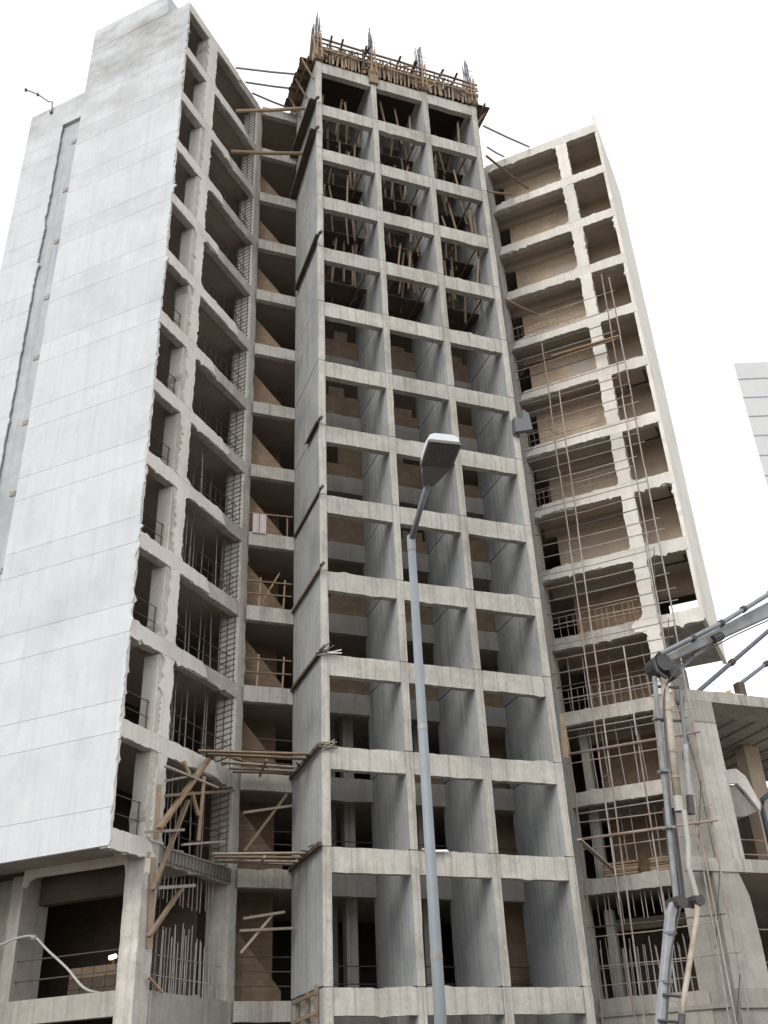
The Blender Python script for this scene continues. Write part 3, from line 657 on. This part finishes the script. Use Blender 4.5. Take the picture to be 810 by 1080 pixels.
# ledge planks left along the side of the tower at the casting joints
for (y0, z0, y1, z1, wd, dp, mt, lab) in ((-.15, 41.6 + 0, 3.4, 41.55, .34, .12, 'timber_dark', 'dark plank ledge at the tower side, topmost of the ledges'), (-.1, LV(11) + 1.0, 3.3, LV(11) + .2, .30, .14, 'timber_dark', 'dark plank ledge at the tower side, second from the top'),
        (-.38, 32.85, 2.95, 32.8, .16, .1, 'timber_dark', 'narrow brown plank slanting along the tower side, third ledge from the top'), (-.15, LV(6) + .02, 1.3, LV(6), .12, .1, 'dark_steel', 'stub of dark plank at the tower side level with the lamp head'),
        (-.2, LV(5) + .02, 3.1, LV(5) - .02, .06, .1, 'timber_dark', 'thin dark strip along the tower side just below the lamp head'), (-.2, LV(4), 3.2, LV(4) - .03, .10, .1, 'timber_grey', 'grey plank ledge along the tower side, second above the platforms'),
        (-.2, LV(3), 3.2, LV(3), .10, .1, 'timber_dark', 'grey-brown plank ledge along the tower side just above the platforms')):
    l_ = thing('plank_ledge', (-.3, y0, z0), lab, 'ledge')
    timber('plank', (-.225 - wd / 2, y0, z0), (-.225 - wd / 2, y1, z1), wd, .05, mt, l_)
    timber('edge_board', (-.235 - wd, y0, z0 - dp / 2), (-.235 - wd, y1, z1 - dp / 2), .03, dp, mt, l_)
    timber('packer', (-.27, y0 - .05, z0 + .02), (-.16, y0 - .06, z0 + .16), .12, .09, 'timber_dark', l_)
kn = thing('scrap_bundle', (-.2, -.1, LV(3)), 'knot of pale scrap wood and wire on the tower corner above the platforms', 'scrap')
for j in range(7): timber('stick', (-.3 + rnd(-.15, .1), -.1, LV(3) + rnd(-.15, .05)), (.25 + rnd(-.3, .2), -.12, LV(3) + rnd(-.05, .35)), .045, .03, random.choice(['timber_grey', 'skin', 'timber_dark']), kn)
kn = thing('scrap_bundle', (-.2, -.1, LV(2)), 'small splintered sticks on the tower corner at the upper platform', 'scrap')
for j in range(5): timber('stick', (-.3 + rnd(-.1, .1), -.08, LV(2) + rnd(-.2, .1)), (.15 + rnd(-.2, .2), -.1, LV(2) + rnd(-.1, .25)), .04, .03, random.choice(['timber_grey', 'timber_dark']), kn)
# little form ladder at the foot of the tower
fl = thing('timber_ladder', (-.4, 2, LV(0) - 1.6), 'brown timber frame leaning at the foot of the tower side wall', 'ladder')
for y in (.4, 1.3, 2.3): timber('post', (-.32, y, LV(0) - 1.6), (-.3, y, LV(0) + .15 - .1 * y), .1, .06, 'timber', fl)
for q in (.1, .6): timber('rail', (-.38, .3, LV(0) - q), (-.38, 2.5, LV(0) - q - .05), .05, .1, 'timber', fl)
# clutter on tower and wing
bx = thing('form_box', (8, -.05, 24.6), 'dark grey shutter box stuck on the right edge of the tower', 'box')
MB().prism([(7.72, -.30, 24.72), (8.5, -.30, 25.0), (8.42, -.30, 25.75), (8.18, -.30, 25.9), (8.12, -.30, 25.45), (7.74, -.30, 25.42)], (0, .26, 0)).build('shell', 'housing', bx)
timber('bracket', (7.9, -.2, 24.7), (8.3, .6, 24.75), .06, .06, 'dark_steel', bx)
b5 = thing('loose_board', (8.2, -.2, 10), 'tan board standing on end at the right edge of the tower', 'board')
timber('board', (8.12, -.12, LV(2) + .15), (8.2, -.12, LV(2) + 1.65), .2, .05, 'timber', b5)
b6 = thing('loose_board', MR(5.5, -.3, 9), 'pale board sloping down from the tower edge to the lower right wing', 'board')
timber('board', (8.25, -.05, LV(1) + .55), MR(4.65, -.1, LV(1) + .1), .14, .05, 'timber_grey', b6)
# struts and rods between wings and tower at the top
for a, b, wd, lab, mt, r in (((-3.67, 1.7, 44.86), (-.3, 1.12, 45.0), 0, 'uppermost thin steel rod from the white-walled wing roof to the formwork', 'tie', .05), ((-3.05, 2.32, 44.86), (-.4, 1.98, 45.0), 0, 'middle thin steel rod from the white-walled wing roof to the formwork', 'tie', .05),
        ((-2.61, 2.76, 44.8), (-.6, 3.0, 44.75), 0, 'lowest of the thin steel rods between white-walled wing roof and formwork', 'tie', .05), ((-3.53, 1.84, 41.95), (-.26, 1.86, 43.5), 1, 'upper yellow-brown round strut between wing and tower', 'timber_new', .085), ((-3.68, 1.69, 38.96), (-.26, 1.85, 40.29), 1, 'lower yellow-brown round strut between wing and tower', 'timber_new', .085),
        ((8.1, -.34, 42.87), (11.69, 1.41, 44.75), 0, 'thin steel rod from the tower top to the scaffolded wing roof', 'tie', .05), ((8.1, -.45, 41.2), (10.71, 2.38, 44.74), 0, 'thin dark rod just below the one reaching the scaffolded wing roof', 'tie', .045),
        ((8.1, -.23, 40.86), (11.38, 1.65, 41.79), 1, 'long brown timber strut from the tower to the topmost right-wing floor', 'timber', .06), ((8.15, .2, 38.92), (10.78, 2.25, 41.82), 1, 'short brown timber strut under the longer one at the right wing', 'timber', .06),
        ((8.1, -.18, 31.83), (11.05, 2.0, 33.6), 1, 'brown timber strut below the top floors between tower and right wing', 'timber', .06)):
    o = MB().tube([a, (Vector(a) + Vector(b)) / 2 + V(0, 0, -.04), b], r, 7).build('strut' if wd else 'tie_rod', mt, base=a); tag(o, lab, 'strut' if wd else 'rod')
o = MB().tube([MR(5.6, -.1, LV(9) + .65), MR(3.6, -.15, LV(9) + .62)], .03, 6).build('loose_pole', 'rust', base=MR(5.6, 0, LV(9))); tag(o, 'rust-brown pole lying across a bright opening of the right wing', 'pole')
# long board on the right wing
bw = thing('scaffold_board', MR(3, -.5, 30.5), 'long pale board on the scaffolding in front of the right wing', 'board')
timber('board', MR(3.95, -.55, LV(8) + 1.0), MR(.9, -.55, LV(8) + .95), .24, .06, 'timber_new', bw); timber('board', MR(5.2, -.5, LV(8) + 1.0), MR(3.6, -.55, LV(8) + .92), .2, .06, 'timber_dark', bw)
timber('toe_piece', MR(5.5, -.4, LV(8) + .65), MR(5.1, -.5, LV(8) + 1.05), .1, .05, 'timber_dark', bw)
# rod sticking out of the far roof
rr_ = thing('roof_pole', ML(.2, 7.1, LV(12) + .1), 'thin bent steel pole sticking out from the lower roof left of the white wall', 'pole')
MB().tube([ML(-.02, 7.15, 41.35), ML(-.15, 7.1, 41.95), ML(-.2, 7.3, 42.05), ML(-.2, 8.05, 43.0), ML(-.2, 8.9, 43.85)], .035, 6).build('tube', 'rebar', rr_)
for p in ((7.15, 41.4), (8.05, 43.0), (8.9, 43.85)): MB().tube([ML(-.2 if p[0] > 7.2 else -.04, p[0], p[1] - .05), ML(-.2 if p[0] > 7.2 else -.04, p[0] + .03, p[1] + .06)], .075, 7).build('coupler', 'rebar', rr_)

# ------------------------------------------------------------------ scaffolding in front of the right wing
SF = thing('scaffolding', MR(3.2, -.6, 0), 'thin rusty tube scaffolding in front of the right wing', 'scaffolding')
def tubeo(name, a, b, r, mat, par, sag=0):
    m_ = (Vector(a) + Vector(b)) / 2 + V(0, 0, -sag)
    return MB().tube([a, m_, b], r, 6).build(name, mat, par)
for s0, s1, off, zt in ((4.28, 4.66, .62, 31.5), (3.85, 4.42, .60, 28.7), (1.12, 1.85, .62, 34.3), (.82, 1.25, .60, 34.0), (1.5, 1.62, .64, 20.5), (5.55, 5.7, .6, 13.5), (3.0, 3.3, .58, 16.5)):
    z = zt; 
    while z > .5:
        z2 = max(0, z - 3.4); f0, f1 = (zt - z) / zt, (zt - z2) / zt
        tubeo('upright', MR(s0 + (s1 - s0) * f0, -off, z), MR(s0 + (s1 - s0) * f1 + rnd(-.03, .03), -off + rnd(-.02, .02), z2), .03, random.choice(['rust', 'steel', 'rust']), SF); z = z2
for k in range(0, 9):
    for h in ((.3, .8, 1.35, 1.9, 2.5) if k in (3, 4, 5, 6, 7, 8) else ((.5, 1.1, 1.95, 2.6) if k > 2 else (.9, 1.8, 2.1))):
        e0 = 5.75 + rnd(-.15, .1); e1 = (1.0 if k > 2 else 1.3) + rnd(-.35, .4)
        tubeo('ledger', MR(e0, -.56 + rnd(-.04, .02), LV(k) + h), MR(e1, -.60 + rnd(-.05, .05), LV(k) + h + rnd(-.06, .06)), .021, random.choice(['rust', 'rust', 'steel', 'dark_steel']), SF, rnd(-.02, .06))
for k in range(9, 11):
    for h in (.5, 1.6): tubeo('ledger', MR(4.6, -.6, LV(k) + h), MR(.7, -.6, LV(k) + h + .03), .018, 'steel', SF) if h < 1 and k < 10 else None
for k in (1, 2):      # heavier doubled tubes on the lower floors
    tubeo('ledger', MR(5.7, -.66, LV(k) + 1.22), MR(.9, -.7, LV(k) + 1.2), .045, 'rust', SF)
for k in range(2, 9): tubeo('tie_tube', MR(4.5, -.66, LV(k) + .2), MR(4.45, .3, LV(k) + .55), .02, 'steel', SF)
for z in range(3, 20, 3): tubeo('brace', MR(1.9 - z * .02, -.62, z), MR(1.2, -.64, z + 2.2), .016, 'dark_steel', SF)

# ------------------------------------------------------------------ concrete pump boom (its truck stands outside the picture on the right)
PB = thing('concrete_pump', (22, -6, 0), 'folded pale blue pump boom hanging before the right wing', 'concrete pump')
def Y(x, z, y=-6): return V(x, y, z)
MB().prism([Y(8.1, 12.62, -6.12), Y(12.5, 14.72, -6.12), Y(24, 20.4, -6.12), Y(24, 21.1, -6.12), Y(12.6, 15.26, -6.12), Y(10.2, 13.98, -6.12), Y(8.2, 12.92, -6.12)], (0, .3, 0)).build('upper_boom', 'boom', PB, bevel=.04)
MB().tube([Y(7.95, 12.86, -6.3), Y(10.4, 14.15, -6.3), Y(12.68, 15.52, -6.3), Y(24, 21.9, -6.3)], .075, 10).build('delivery_pipe', 'galv', PB, smooth=True)
for x, z in ((9.2, 13.5), (10.35, 14.12), (11.3, 14.7), (12.5, 15.4)): MB().tube([Y(x - .05, z - .03, -6.3), Y(x + .06, z + .04, -6.3)], .11, 10).build('pipe_coupling', 'boom_dark', PB)
MB().tube([Y(8.75, 12.6, -5.9), Y(10.15, 13.66, -5.9)], .05, 8).build('ram', 'galv', PB); MB().tube([Y(9.4, 13.1, -5.9), Y(10.15, 13.66, -5.9)], .08, 8).build('ram_cylinder', 'boom', PB)
MB().tube([Y(10.05, 13.62, -6.14), Y(10.4, 13.8, -6.14)], .13, 8).build('ram_bracket', 'boom_dark', PB)
mb = MB(); mb.tube([Y(8.02, 12.62, -6.35), Y(8.02, 12.62, -5.7)], .26, 12); mb.tube([Y(8.35, 12.4, -6.3), Y(8.35, 12.4, -5.75)], .2, 10); mb.build('knuckle', 'boom_dark', PB)
MB().tube([Y(7.9, 12.9, -6.35), Y(7.64, 12.66, -6.35), Y(7.72, 12.3, -6.35), Y(7.98, 12.12, -6.35)], .05, 8).build('pipe_elbow', 'boom_dark', PB)
MB().bar(Y(7.84, 12.3), Y(7.24, 6.2), .12, .12, up=(0, 1, 0)).build('middle_boom', 'boom', PB, bevel=.03)
MB().tube([Y(8.08, 12.25, -6.1), Y(7.78, 8.75, -6.1)], .11, 12).build('delivery_pipe', 'pipe', PB, smooth=True)
MB().tube([Y(7.79, 8.85, -6.1), Y(7.76, 8.45, -6.1)], .13, 12).build('pipe_coupling', 'hose', PB)
for z in (11.3, 10.1, 9.4): MB().tube([Y(8.08 - (12.25 - z) * .0857, z, -6.1), Y(8.08 - (12.31 - z) * .0857, z - .06, -6.1)], .125, 12).build('pipe_coupling', 'rust', PB)
MB().bar(Y(7.62, 8.6, -5.85), Y(7.45, 6.25, -5.85), .3, .12, up=(0, 1, 0)).build('boom_cheek', 'boom_dark', PB)
MB().bar(Y(8.28, 12.2, -5.8), Y(8.0, 9.6, -5.8), .12, .1, up=(0, 1, 0)).build('boom_cheek', 'galv', PB)
MB().tube([Y(8.56, 11.9, -6.1), Y(8.36, 10.3, -6.1)], .05, 8).build('ram', 'galv', PB)
MB().tube([Y(8.36, 10.3, -6.1), Y(8.12, 8.4, -6.1)], .075, 8).build('ram_cylinder', 'boom', PB)
MB().tube([Y(8.18, 8.9, -6.1), Y(8.12, 8.4, -6.1)], .1, 8).build('ram_bracket', 'boom_dark', PB)
for z in (12.0, 11.0): MB().bar(Y(7.9 - (12 - z) * .09, z, -6.0), Y(8.6 - (12 - z) * .1, z + .03, -6.0), .06, .06).build('clamp', 'boom_dark', PB)
MB().tube([Y(7.80, 8.45, -6.25), Y(7.74, 7.6, -6.25), Y(7.62, 7.0, -6.25), Y(7.70, 6.3, -6.25)], .065, 8).build('feed_hose', 'hose', PB)
mb = MB(); mb.tube([Y(7.22, 6.15, -6.3), Y(7.22, 6.15, -5.75)], .16, 10); mb.tube([Y(7.75, 6.2, -6.3), Y(7.75, 6.2, -5.9)], .15, 8); mb.bar(Y(7.2, 6.1), Y(7.8, 6.12), .08, .1); mb.build('knuckle', 'boom_dark', PB)
MB().prism([Y(7.34, 6.22, -6.1), Y(7.08, 6.2, -6.1), Y(6.88, 5.9, -6.1), Y(5.75, 2.4, -6.1), Y(6.02, 2.4, -6.1), Y(7.08, 5.8, -6.1)], (0, .2, 0)).build('lower_boom', 'boom', PB, bevel=.03)
MB().tube([Y(7.72, 6.15, -6.2), Y(7.6, 5.75, -6.2), Y(6.84, 4.0, -6.2), Y(6.7, 3.6, -6.2)], .07, 9).build('delivery_pipe', 'pipe', PB, smooth=True)
MB().tube([Y(6.7, 3.62, -6.2), Y(6.4, 2.6, -6.2)], .085, 9).build('end_hose', 'boom_dark', PB)
for (x0, x1, z) in ((6.3, 6.9, 4.05), (6.05, 6.75, 3.5)): MB().tube([Y(x0, z, -6.15), Y(x1, z - .05, -6.15)], .04, 6).build('pipe_bracket', 'boom_dark', PB)

for off_, col_ in ((-.04, 'boom_dark'),):
    MB().tube(spline([(12.7, -6.16, 14.75 + off_), (11.0, -6.17, 13.95 + off_), (9.6, -6.18, 13.2 + off_), (8.6, -6.3, 12.62 + off_), (8.15, -6.42, 12.2), (7.88, -6.2, 11.6), (7.66 + off_, -6.12, 9.5), (7.5 + off_, -6.1, 8.0), (7.32 + off_, -6.2, 6.4), (7.1, -6.25, 5.9), (6.7 + off_, -6.14, 4.8), (6.2 + off_, -6.14, 3.0)]), .022, 6).build('hydraulic_hose', col_, PB)
for (x, z) in ((7.70, 11.0), (7.55, 9.5), (7.40, 8.0), (6.85, 5.4), (6.5, 4.3)): MB().box(x - .12, x + .14, -6.14, -5.9, z, z + .07).build('hose_clamp', 'galv', PB)

# ------------------------------------------------------------------ low annex on the right
AX = thing('annex_building', (15, 2, 0), 'low bare concrete annex with flat roof slab beside the right wing', 'building')
def side_line(w_): return MR(1.45, w_, 0)
roof = [V(13.32, -.25, 0), V(26, -.25, 0), V(26, 9, 0), side_line(9.2), side_line(.15)]
poly_slab(roof, 14.22, 14.62).build('roof_slab', 'frame', AX)
MB().box(13.33, 14.33, -.22, .4, LV(1) + .1, 14.218).build('pier', 'frame', AX)
MB().box(13.35, 14.31, -.245, -.205, 13.45, 14.217).build('pier_head', 'raw', AX)
MB().prism([(12.85, -.22, 0), (14.25, -.22, 0), (14.28, -.22, 6.2), (14.2, -.22, 7.6), (13.95, -.22, LV(1) - .3), (12.95, -.22, LV(1) - .3)], (0, .6, 0)).build('lower_pier', 'raw', AX)
MB().box(11.98, 26, -.27, -.02, LV(1) - .30, LV(1) + .12).build('floor_beam', 'frame', AX)
poly_slab([V(14.3, -.02, 0), V(26, -.02, 0), V(26, 9, 0), side_line(9.0), side_line(.9)], LV(1) - .18, LV(1) + .1).build('floor_slab', 'slab', AX)
MB().box(12.9, 26, -.4, -.02, 4.3, 4.85).build('plinth_beam', 'raw', AX)
MB().box(12.9, 26, -.3, -.03, 0, 4.3).build('plinth_wall', 'raw', AX)
MB().box(14, 26, 8.6, 8.8, 0, 14.2).build('rear_wall', 'rear', AX)
for x, y in ((18.9, 3.9), (22.5, 3.9)): MB().box(x - .35, x + .35, y - .3, y + .3, LV(1), 14.2).build('column', 'taupe', AX)
for i in range(9): MB().box(15.4 + i * .9, 15.5 + i * .9, 1.2, 8.5, 14.17, 14.218).build('ceiling_rib', 'raw', AX)
mb = MB(); pts = [(15.0, 11.9), (15.6, 12.35), (16.2, 12.45), (16.55, 12.2), (16.95, 11.2), (16.85, 10.95), (16.4, 11.6), (16.1, 11.9), (15.6, 11.85), (15.0, 11.4)]
mb.prism([(p[0], 1.5, p[1]) for p in pts], (0, .12, 0)); mb.build('stair_edge', 'skin', AX)
MB().prism([(15.0, 1.62, 11.4), (15.6, 1.62, 11.8), (16.1, 1.62, 11.85), (16.8, 1.62, 10.95), (16.3, 1.62, 10.75), (15.0, 1.62, 10.6)], (0, 1.6, 0)).build('stair_soffit', 'raw', AX)
mb = MB()
for h in (.6, 1.1): mb.tube([(14.3, 1, LV(1) + h), (24, 1, LV(1) + h)], .02, 5)
for h in (.8, 1.8): mb.tube([(14.0, .5, 4.9 + h), (24, .5, 4.9 + h)], .02, 5)
mb.build('guard_rail', 'rust', AX)
# things on the annex
bt = thing('blue_hoop', (15.1, -.6, 8), 'dark blue bent tube at the right edge before the annex', 'tube')
MB().tube([(15.1, -.7, LV(1) - .6), (15.08, -.7, 10.2), (15.18, -.7, 10.65), (15.5, -.7, 10.85), (17.2, -.7, 10.95)], .09, 9).build('tube', 'blue', bt, smooth=True)
yl = thing('roof_clutter', (15.4, .3, 14.62), 'yellow timber scrap and pale block heaped on the annex roof edge', 'scrap')
for j in range(7): timber('stick', (15.0 + j * .13, .1 + rnd(0, .3), 14.66 + .03 * j), (15.5 + rnd(-.2, .5), .3 + rnd(0, .4), 14.85 + rnd(0, .25)), .08, .06, random.choice(['yellow', 'timber_new', 'yellow', 'timber_dark']), yl)
MB().box(15.75, 16.5, .5, 1.0, 14.63, 15.0).build('block', 'cloth', yl, bevel=.03)
for (a, b, r, lab) in (((14.1, .6, 14.66), (20.5, .2, 19.4), .085, 'thick steel tube rising from the annex roof to the right, longer of two'), ((16.6, .8, 15.5), (21, .6, 18.4), .075, 'second steel tube above the annex roof, shorter and lower')):
    o = thing('roof_tube', a, lab, 'tube'); MB().tube([a, b], r, 8).build('tube', 'rebar', o)
    q = Vector(a) + (Vector(b) - Vector(a)) * .32; MB().tube([q, q + (Vector(b) - Vector(a)).normalized() * .2], r * 1.5, 8).build('coupler', 'dark_steel', o)
tag(MB().box(16.45, 16.75, .65, .95, 14.62, 15.55).build('roof_post', 'timber_dark', base=(16.6, .8, 14.62)), 'short dark post on the annex roof carrying the shorter tube', 'post')

# ------------------------------------------------------------------ small things in and on the building
cl = MB(); n = 14
for a0, a1 in ((-1.84, -1.62), (-1.58, -1.34)):
    fr = []; 
    for i in range(n + 1):
        x = a0 + (a1 - a0) * i / n; fr.append((x, 3.14 + .025 * math.sin(i * 1.7)))
    for (x, y), (x2, y2) in zip(fr, fr[1:]):
        cl.add([(x, y, 21.4), (x2, y2, 21.4), (x2, y2, 20.58), (x, y, 20.58), (x, y + .012, 21.4), (x2, y2 + .012, 21.4), (x2, y2 + .012, 20.58), (x, y + .012, 20.58)], [(0, 1, 2, 3), (7, 6, 5, 4), (0, 4, 5, 1), (3, 2, 6, 7)])
tag(cl.build('hanging_cloth', 'cloth', base=(-1.6, 3.15, 20.6)), 'pale striped cloth hung over the rail in the recess beside the tower', 'cloth')
rl = thing('recess_rail', (-1.1, 3.25, LV(5)), 'wooden railing carrying the pale cloth in the recess beside the tower', 'railing')
timber('rail', (-1.95, 3.2, 21.42), (-.3, 3.2, 21.5), .05, .05, 'timber', rl); timber('post', (-.5, 3.25, LV(5)), (-.5, 3.25, 21.5), .05, .05, 'timber', rl)
for k in (4, 3):
    rl = thing('recess_rail', (-1.1, 3.25, LV(k)), 'propped yellowish timber railing in the recess, %s below the cloth' % ('one storey' if k == 4 else 'two storeys'), 'railing')
    for h in (.5, 1.0): timber('rail', (-1.95, 3.25, LV(k) + h), (-.3, 3.25, LV(k) + h + .05), .05, .04, 'timber', rl)
    for x in (-1.5, -.6): timber('post', (x, 3.3, LV(k)), (x + .05, 3.3, LV(k) + 1.2), .05, .05, 'timber_new', rl)
    if k == 4: timber('ladder', (-1.5, 3.5, LV(k)), (-.7, 3.6, LV(k) + 1.6), .16, .05, 'timber_new', rl)
for k in (0, 1, 2):
    rl = thing('recess_rail', (-1.1, 3.25, LV(k)), 'thin dark steel rail in the recess, in the %s opening from the bottom' % ('lowest', 'second', 'third')[k], 'railing')
    for h in (.4, .8, 1.2): MB().tube([(-1.95, 3.3, LV(k) + h), (-.25, 3.3, LV(k) + h)], .018, 5).build('rail', 'dark_steel', rl)
ho = thing('hose', ML(1.5, 2, LV(0)), 'pale grey hose draped from the left into the lowest opening under the white wall', 'hose')
HP = [(-14, 2.0, 4.0), (-11, 3.0, 5.6), (-9.4, 3.6, 6.15), (-8.56, 3.50, 6.41), (-8.09, 3.1, 6.54), (-7.71, 2.75, 6.51), (-7.33, 2.4, 6.12), (-6.8, 1.9, 5.6), (-6.36, 1.5, 5.09), (-5.9, 1.5, 4.95), (-5.2, 2.2, 4.95)]
MB().tube(spline(HP), .034, 8).build('tube', 'hose', ho, smooth=True)
MB().tube([Vector(HP[5]) - V(.05, -.05, 0), Vector(HP[5]) + V(.05, -.05, -.03)], .07, 8).build('coupling', 'steel', ho)
bs = thing('block_stack', ML(3.3, 2.4, LV(0)), 'small stack of brown blocks inside the opening under the white wall', 'blocks')
for i in range(3):
    for j in range(4):
        c = ML(2.7 + i * .01, 1.45 + j * .42, LV(0) + i * .28)
        MB().prism([c + V(-R2, R2, 0) * 0, c + V(-R2, R2, 0) * .4, c + V(-R2, R2, 0) * .4 + V(R2, R2, 0) * .3, c + V(R2, R2, 0) * .3], (0, 0, .27)).build('block', 'rear' if i < 2 else 'brick', bs)  # lower courses use the block colour with interior shade in it
wl = thing('work_lamp', ML(3.3, 1.8, LV(0) + .84), 'small lit yellow work lamp on the block stack', 'lamp')
MB().tube([ML(2.8, 1.7, LV(0) + .832), ML(2.8, 1.7, LV(0) + .95)], .05, 8).build('base', 'dark_steel', wl); MB().tube([ML(2.75, 1.8, LV(0) + 1.0), ML(2.75, 1.6, LV(0) + 1.03)], .06, 8).build('bulb', 'bulb', wl)
for (s, lab) in ((4.6, 'stack of yellowish sawn boards in the lower right wing, left one'), (2.9, 'stack of yellowish sawn boards in the lower right wing beside the pier')):
    ts = thing('board_stack', MR(s, .7, LV(1)), lab, 'boards')
    for i in range(6): MB().bar(MR(s - .6, .7 + rnd(-.05, .05), LV(1) + .05 + i * .09), MR(s + .6 + rnd(-.1, .1), .7 + rnd(-.05, .05), LV(1) + .05 + i * .09), .5, .07).build('board', random.choice(['timber_new', 'timber_new', 'timber']), ts)
sg = thing('fallen_panel', (4.5, -.06, LV(1)), 'thin pale strip lying on the tower beam behind the lamp post', 'strip')
MB().prism([(2.85, -.06, LV(1) + .02), (3.2, -.16, LV(1) - .06), (3.7, -.1, LV(1) - .02), (3.65, -.03, LV(1) + .03), (3.2, -.03, LV(1) + .0)], (0, 0, .03)).build('strip', 'cloth', sg)

# ------------------------------------------------------------------ street lamp in front
SL = thing('street_lamp', (-5.01, -19.31, 0), 'grey steel street lamp with angled head in front of the tower', 'street lamp')
B0 = V(-5.01, -19.31, 0)
MB().tube([B0, B0 + V(0, 0, 3), B0 + V(0, 0, 7.54)], .068, 14, .046).build('pole', 'galv', SL, smooth=True)
MB().tube([B0, B0 + V(0, 0, .06)], .22, 14).build('base_plate', 'galv', SL)
MB().tube([B0 + V(0, 0, 7.36), B0 + V(0, 0, 7.56)], .050, 12).build('sleeve', 'galv', SL)
MB().box(-5.05, -4.97, -19.405, -19.365, .6, 1.2).build('access_door', 'galv', SL)
for z in (2.95, 5.2): MB().tube([B0 + V(0, 0, z), B0 + V(0, 0, z + .05)], .067 - z * .0026, 14).build('band_clamp', 'steel', SL)
J = V(-5.01, -19.31, 7.50); K = V(-5.02, -19.93, 7.93); H = V(-5.10, -20.62, 8.06)
MB().tube([J, J + (K - J) * .5, K + (H - K) * .12], .036, 10).build('arm', 'galv', SL, smooth=True)
ax = (H - K).normalized(); sx_ = ax.cross(V(0, 0, 1)).normalized(); uz = sx_.cross(ax).normalized()
def hp(t, x, y): return K + ax * t + sx_ * x + uz * y
Lh = (H - K).length
mb = MB()                                    # tapered shell
secs = ((-.02, .055, -.05, .06), (.16, .12, -.075, .09), (.34, .165, -.085, .11))
for (t0, a0, l0, h0), (t1, a1, l1, h1) in zip(secs, secs[1:]):
    pass
ring = lambda t, a, l, h: [hp(t, -a, l), hp(t, a, l), hp(t, a * .95, h * .4), hp(t, a * .6, h), hp(t, -a * .6, h), hp(t, -a * .95, h * .4)]
rs = [ring(*q) for q in secs]; vs = sum(rs, []); fs = [tuple(range(6))[::-1], tuple(range(12, 18))]
for k in range(2): fs += [(k * 6 + i, k * 6 + (i + 1) % 6, k * 6 + 6 + (i + 1) % 6, k * 6 + 6 + i) for i in range(6)]
mb.add(vs, fs); mb.build('housing', 'housing', SL, bevel=.01)
secs = ((.335, .172, -.06, .105), (.60, .185, -.06, .10), (Lh + .02, .17, -.055, .055))
rs = [ring(*q) for q in secs]; mb = MB(); vs = sum(rs, []); fs = [tuple(range(12, 18)), tuple(range(6))[::-1]]
for k in range(2): fs += [(k * 6 + i, k * 6 + (i + 1) % 6, k * 6 + 6 + (i + 1) % 6, k * 6 + 6 + i) for i in range(1, 6)]
for k in range(2):                            # bottom left open as a rim
    pass
mb.add(vs, fs[:1] + fs[2:] + [fs[1]]); mb.build('cap', 'cap', SL)
MB().prism([hp(.36, -.15, -.02), hp(.36, .15, -.02), hp(Lh - .0, .15, -.02), hp(Lh - .0, -.15, -.02)], uz * .02).build('reflector', 'reflector', SL)
MB().tube([hp(.42, 0, -.05), hp(.56, .01, -.05)], .035, 8).build('bulb', 'housing', SL)
mb = MB(); rim = [(-.168, .34), (.168, .34), (.175, Lh + .01), (-.175, Lh + .01)]
for (x0, t0), (x1, t1) in zip(rim, rim[1:] + rim[:1]): mb.bar(hp(t0, x0, -.07), hp(t1, x1, -.07), .03, .035)
mb.build('rim', 'reflector', SL)
MB().prism([hp(.36, -.155, -.088), hp(.36, .155, -.092), hp(Lh - .01, .16, -.092), hp(Lh - .01, -.16, -.092)], uz * .008).build('lens', 'glass', SL)

# ------------------------------------------------------------------ distant tower at the right edge
KF = 1.5
def far(p): return CAM + (Vector(p) - CAM) * KF
fa, fb = far((44.9, 25.1, 57.0)), far((53, 22.0, 57.2))
DT = thing('distant_tower', (fa.x + 8, fa.y + 5, 0), 'pale distant block with dark floor lines at the right edge of the sky', 'building')
d = (fb - fa); d.z = 0; dn = d.normalized(); nb = V(.80, .60, 0)
nf = V(-dn.y, dn.x, 0)
ZT = fa.z
a0 = V(fa.x, fa.y, 0)
MB().prism([a0, a0 + dn * 26, a0 + dn * 26 + nb * 14, a0 + nb * 14], (0, 0, ZT)).build('facade', 'far', DT)
z = ZT - 2.7
while z > 5:
    MB().prism([a0 - nf * .06, a0 + dn * 26 - nf * .06, a0 + dn * 26 - nf * .004, a0 - nf * .004], (0, 0, .16)).build('floor_line', 'far_line', DT).location.z = z
    z -= 2.95
for q in (5.2, 10.6, 16):
    MB().prism([a0 + dn * q - nf * .03, a0 + dn * (q + .25) - nf * .03, a0 + dn * (q + .25) - nf * .002, a0 + dn * q - nf * .002], (0, 0, ZT - 3)).build('wall_joint', 'far_line', DT)
mm = a0 + dn * 7.7 + nb * 2
MB().tube([mm + V(0, 0, ZT), mm + V(0, 0, ZT + 12.5)], .14, 6).build('roof_mast', 'far_line', DT)
MB().bar(mm + V(-.9, 0, ZT + 9.5), mm + V(.9, 0, ZT + 9.5), .25, .5).build('mast_head', 'far_line', DT)
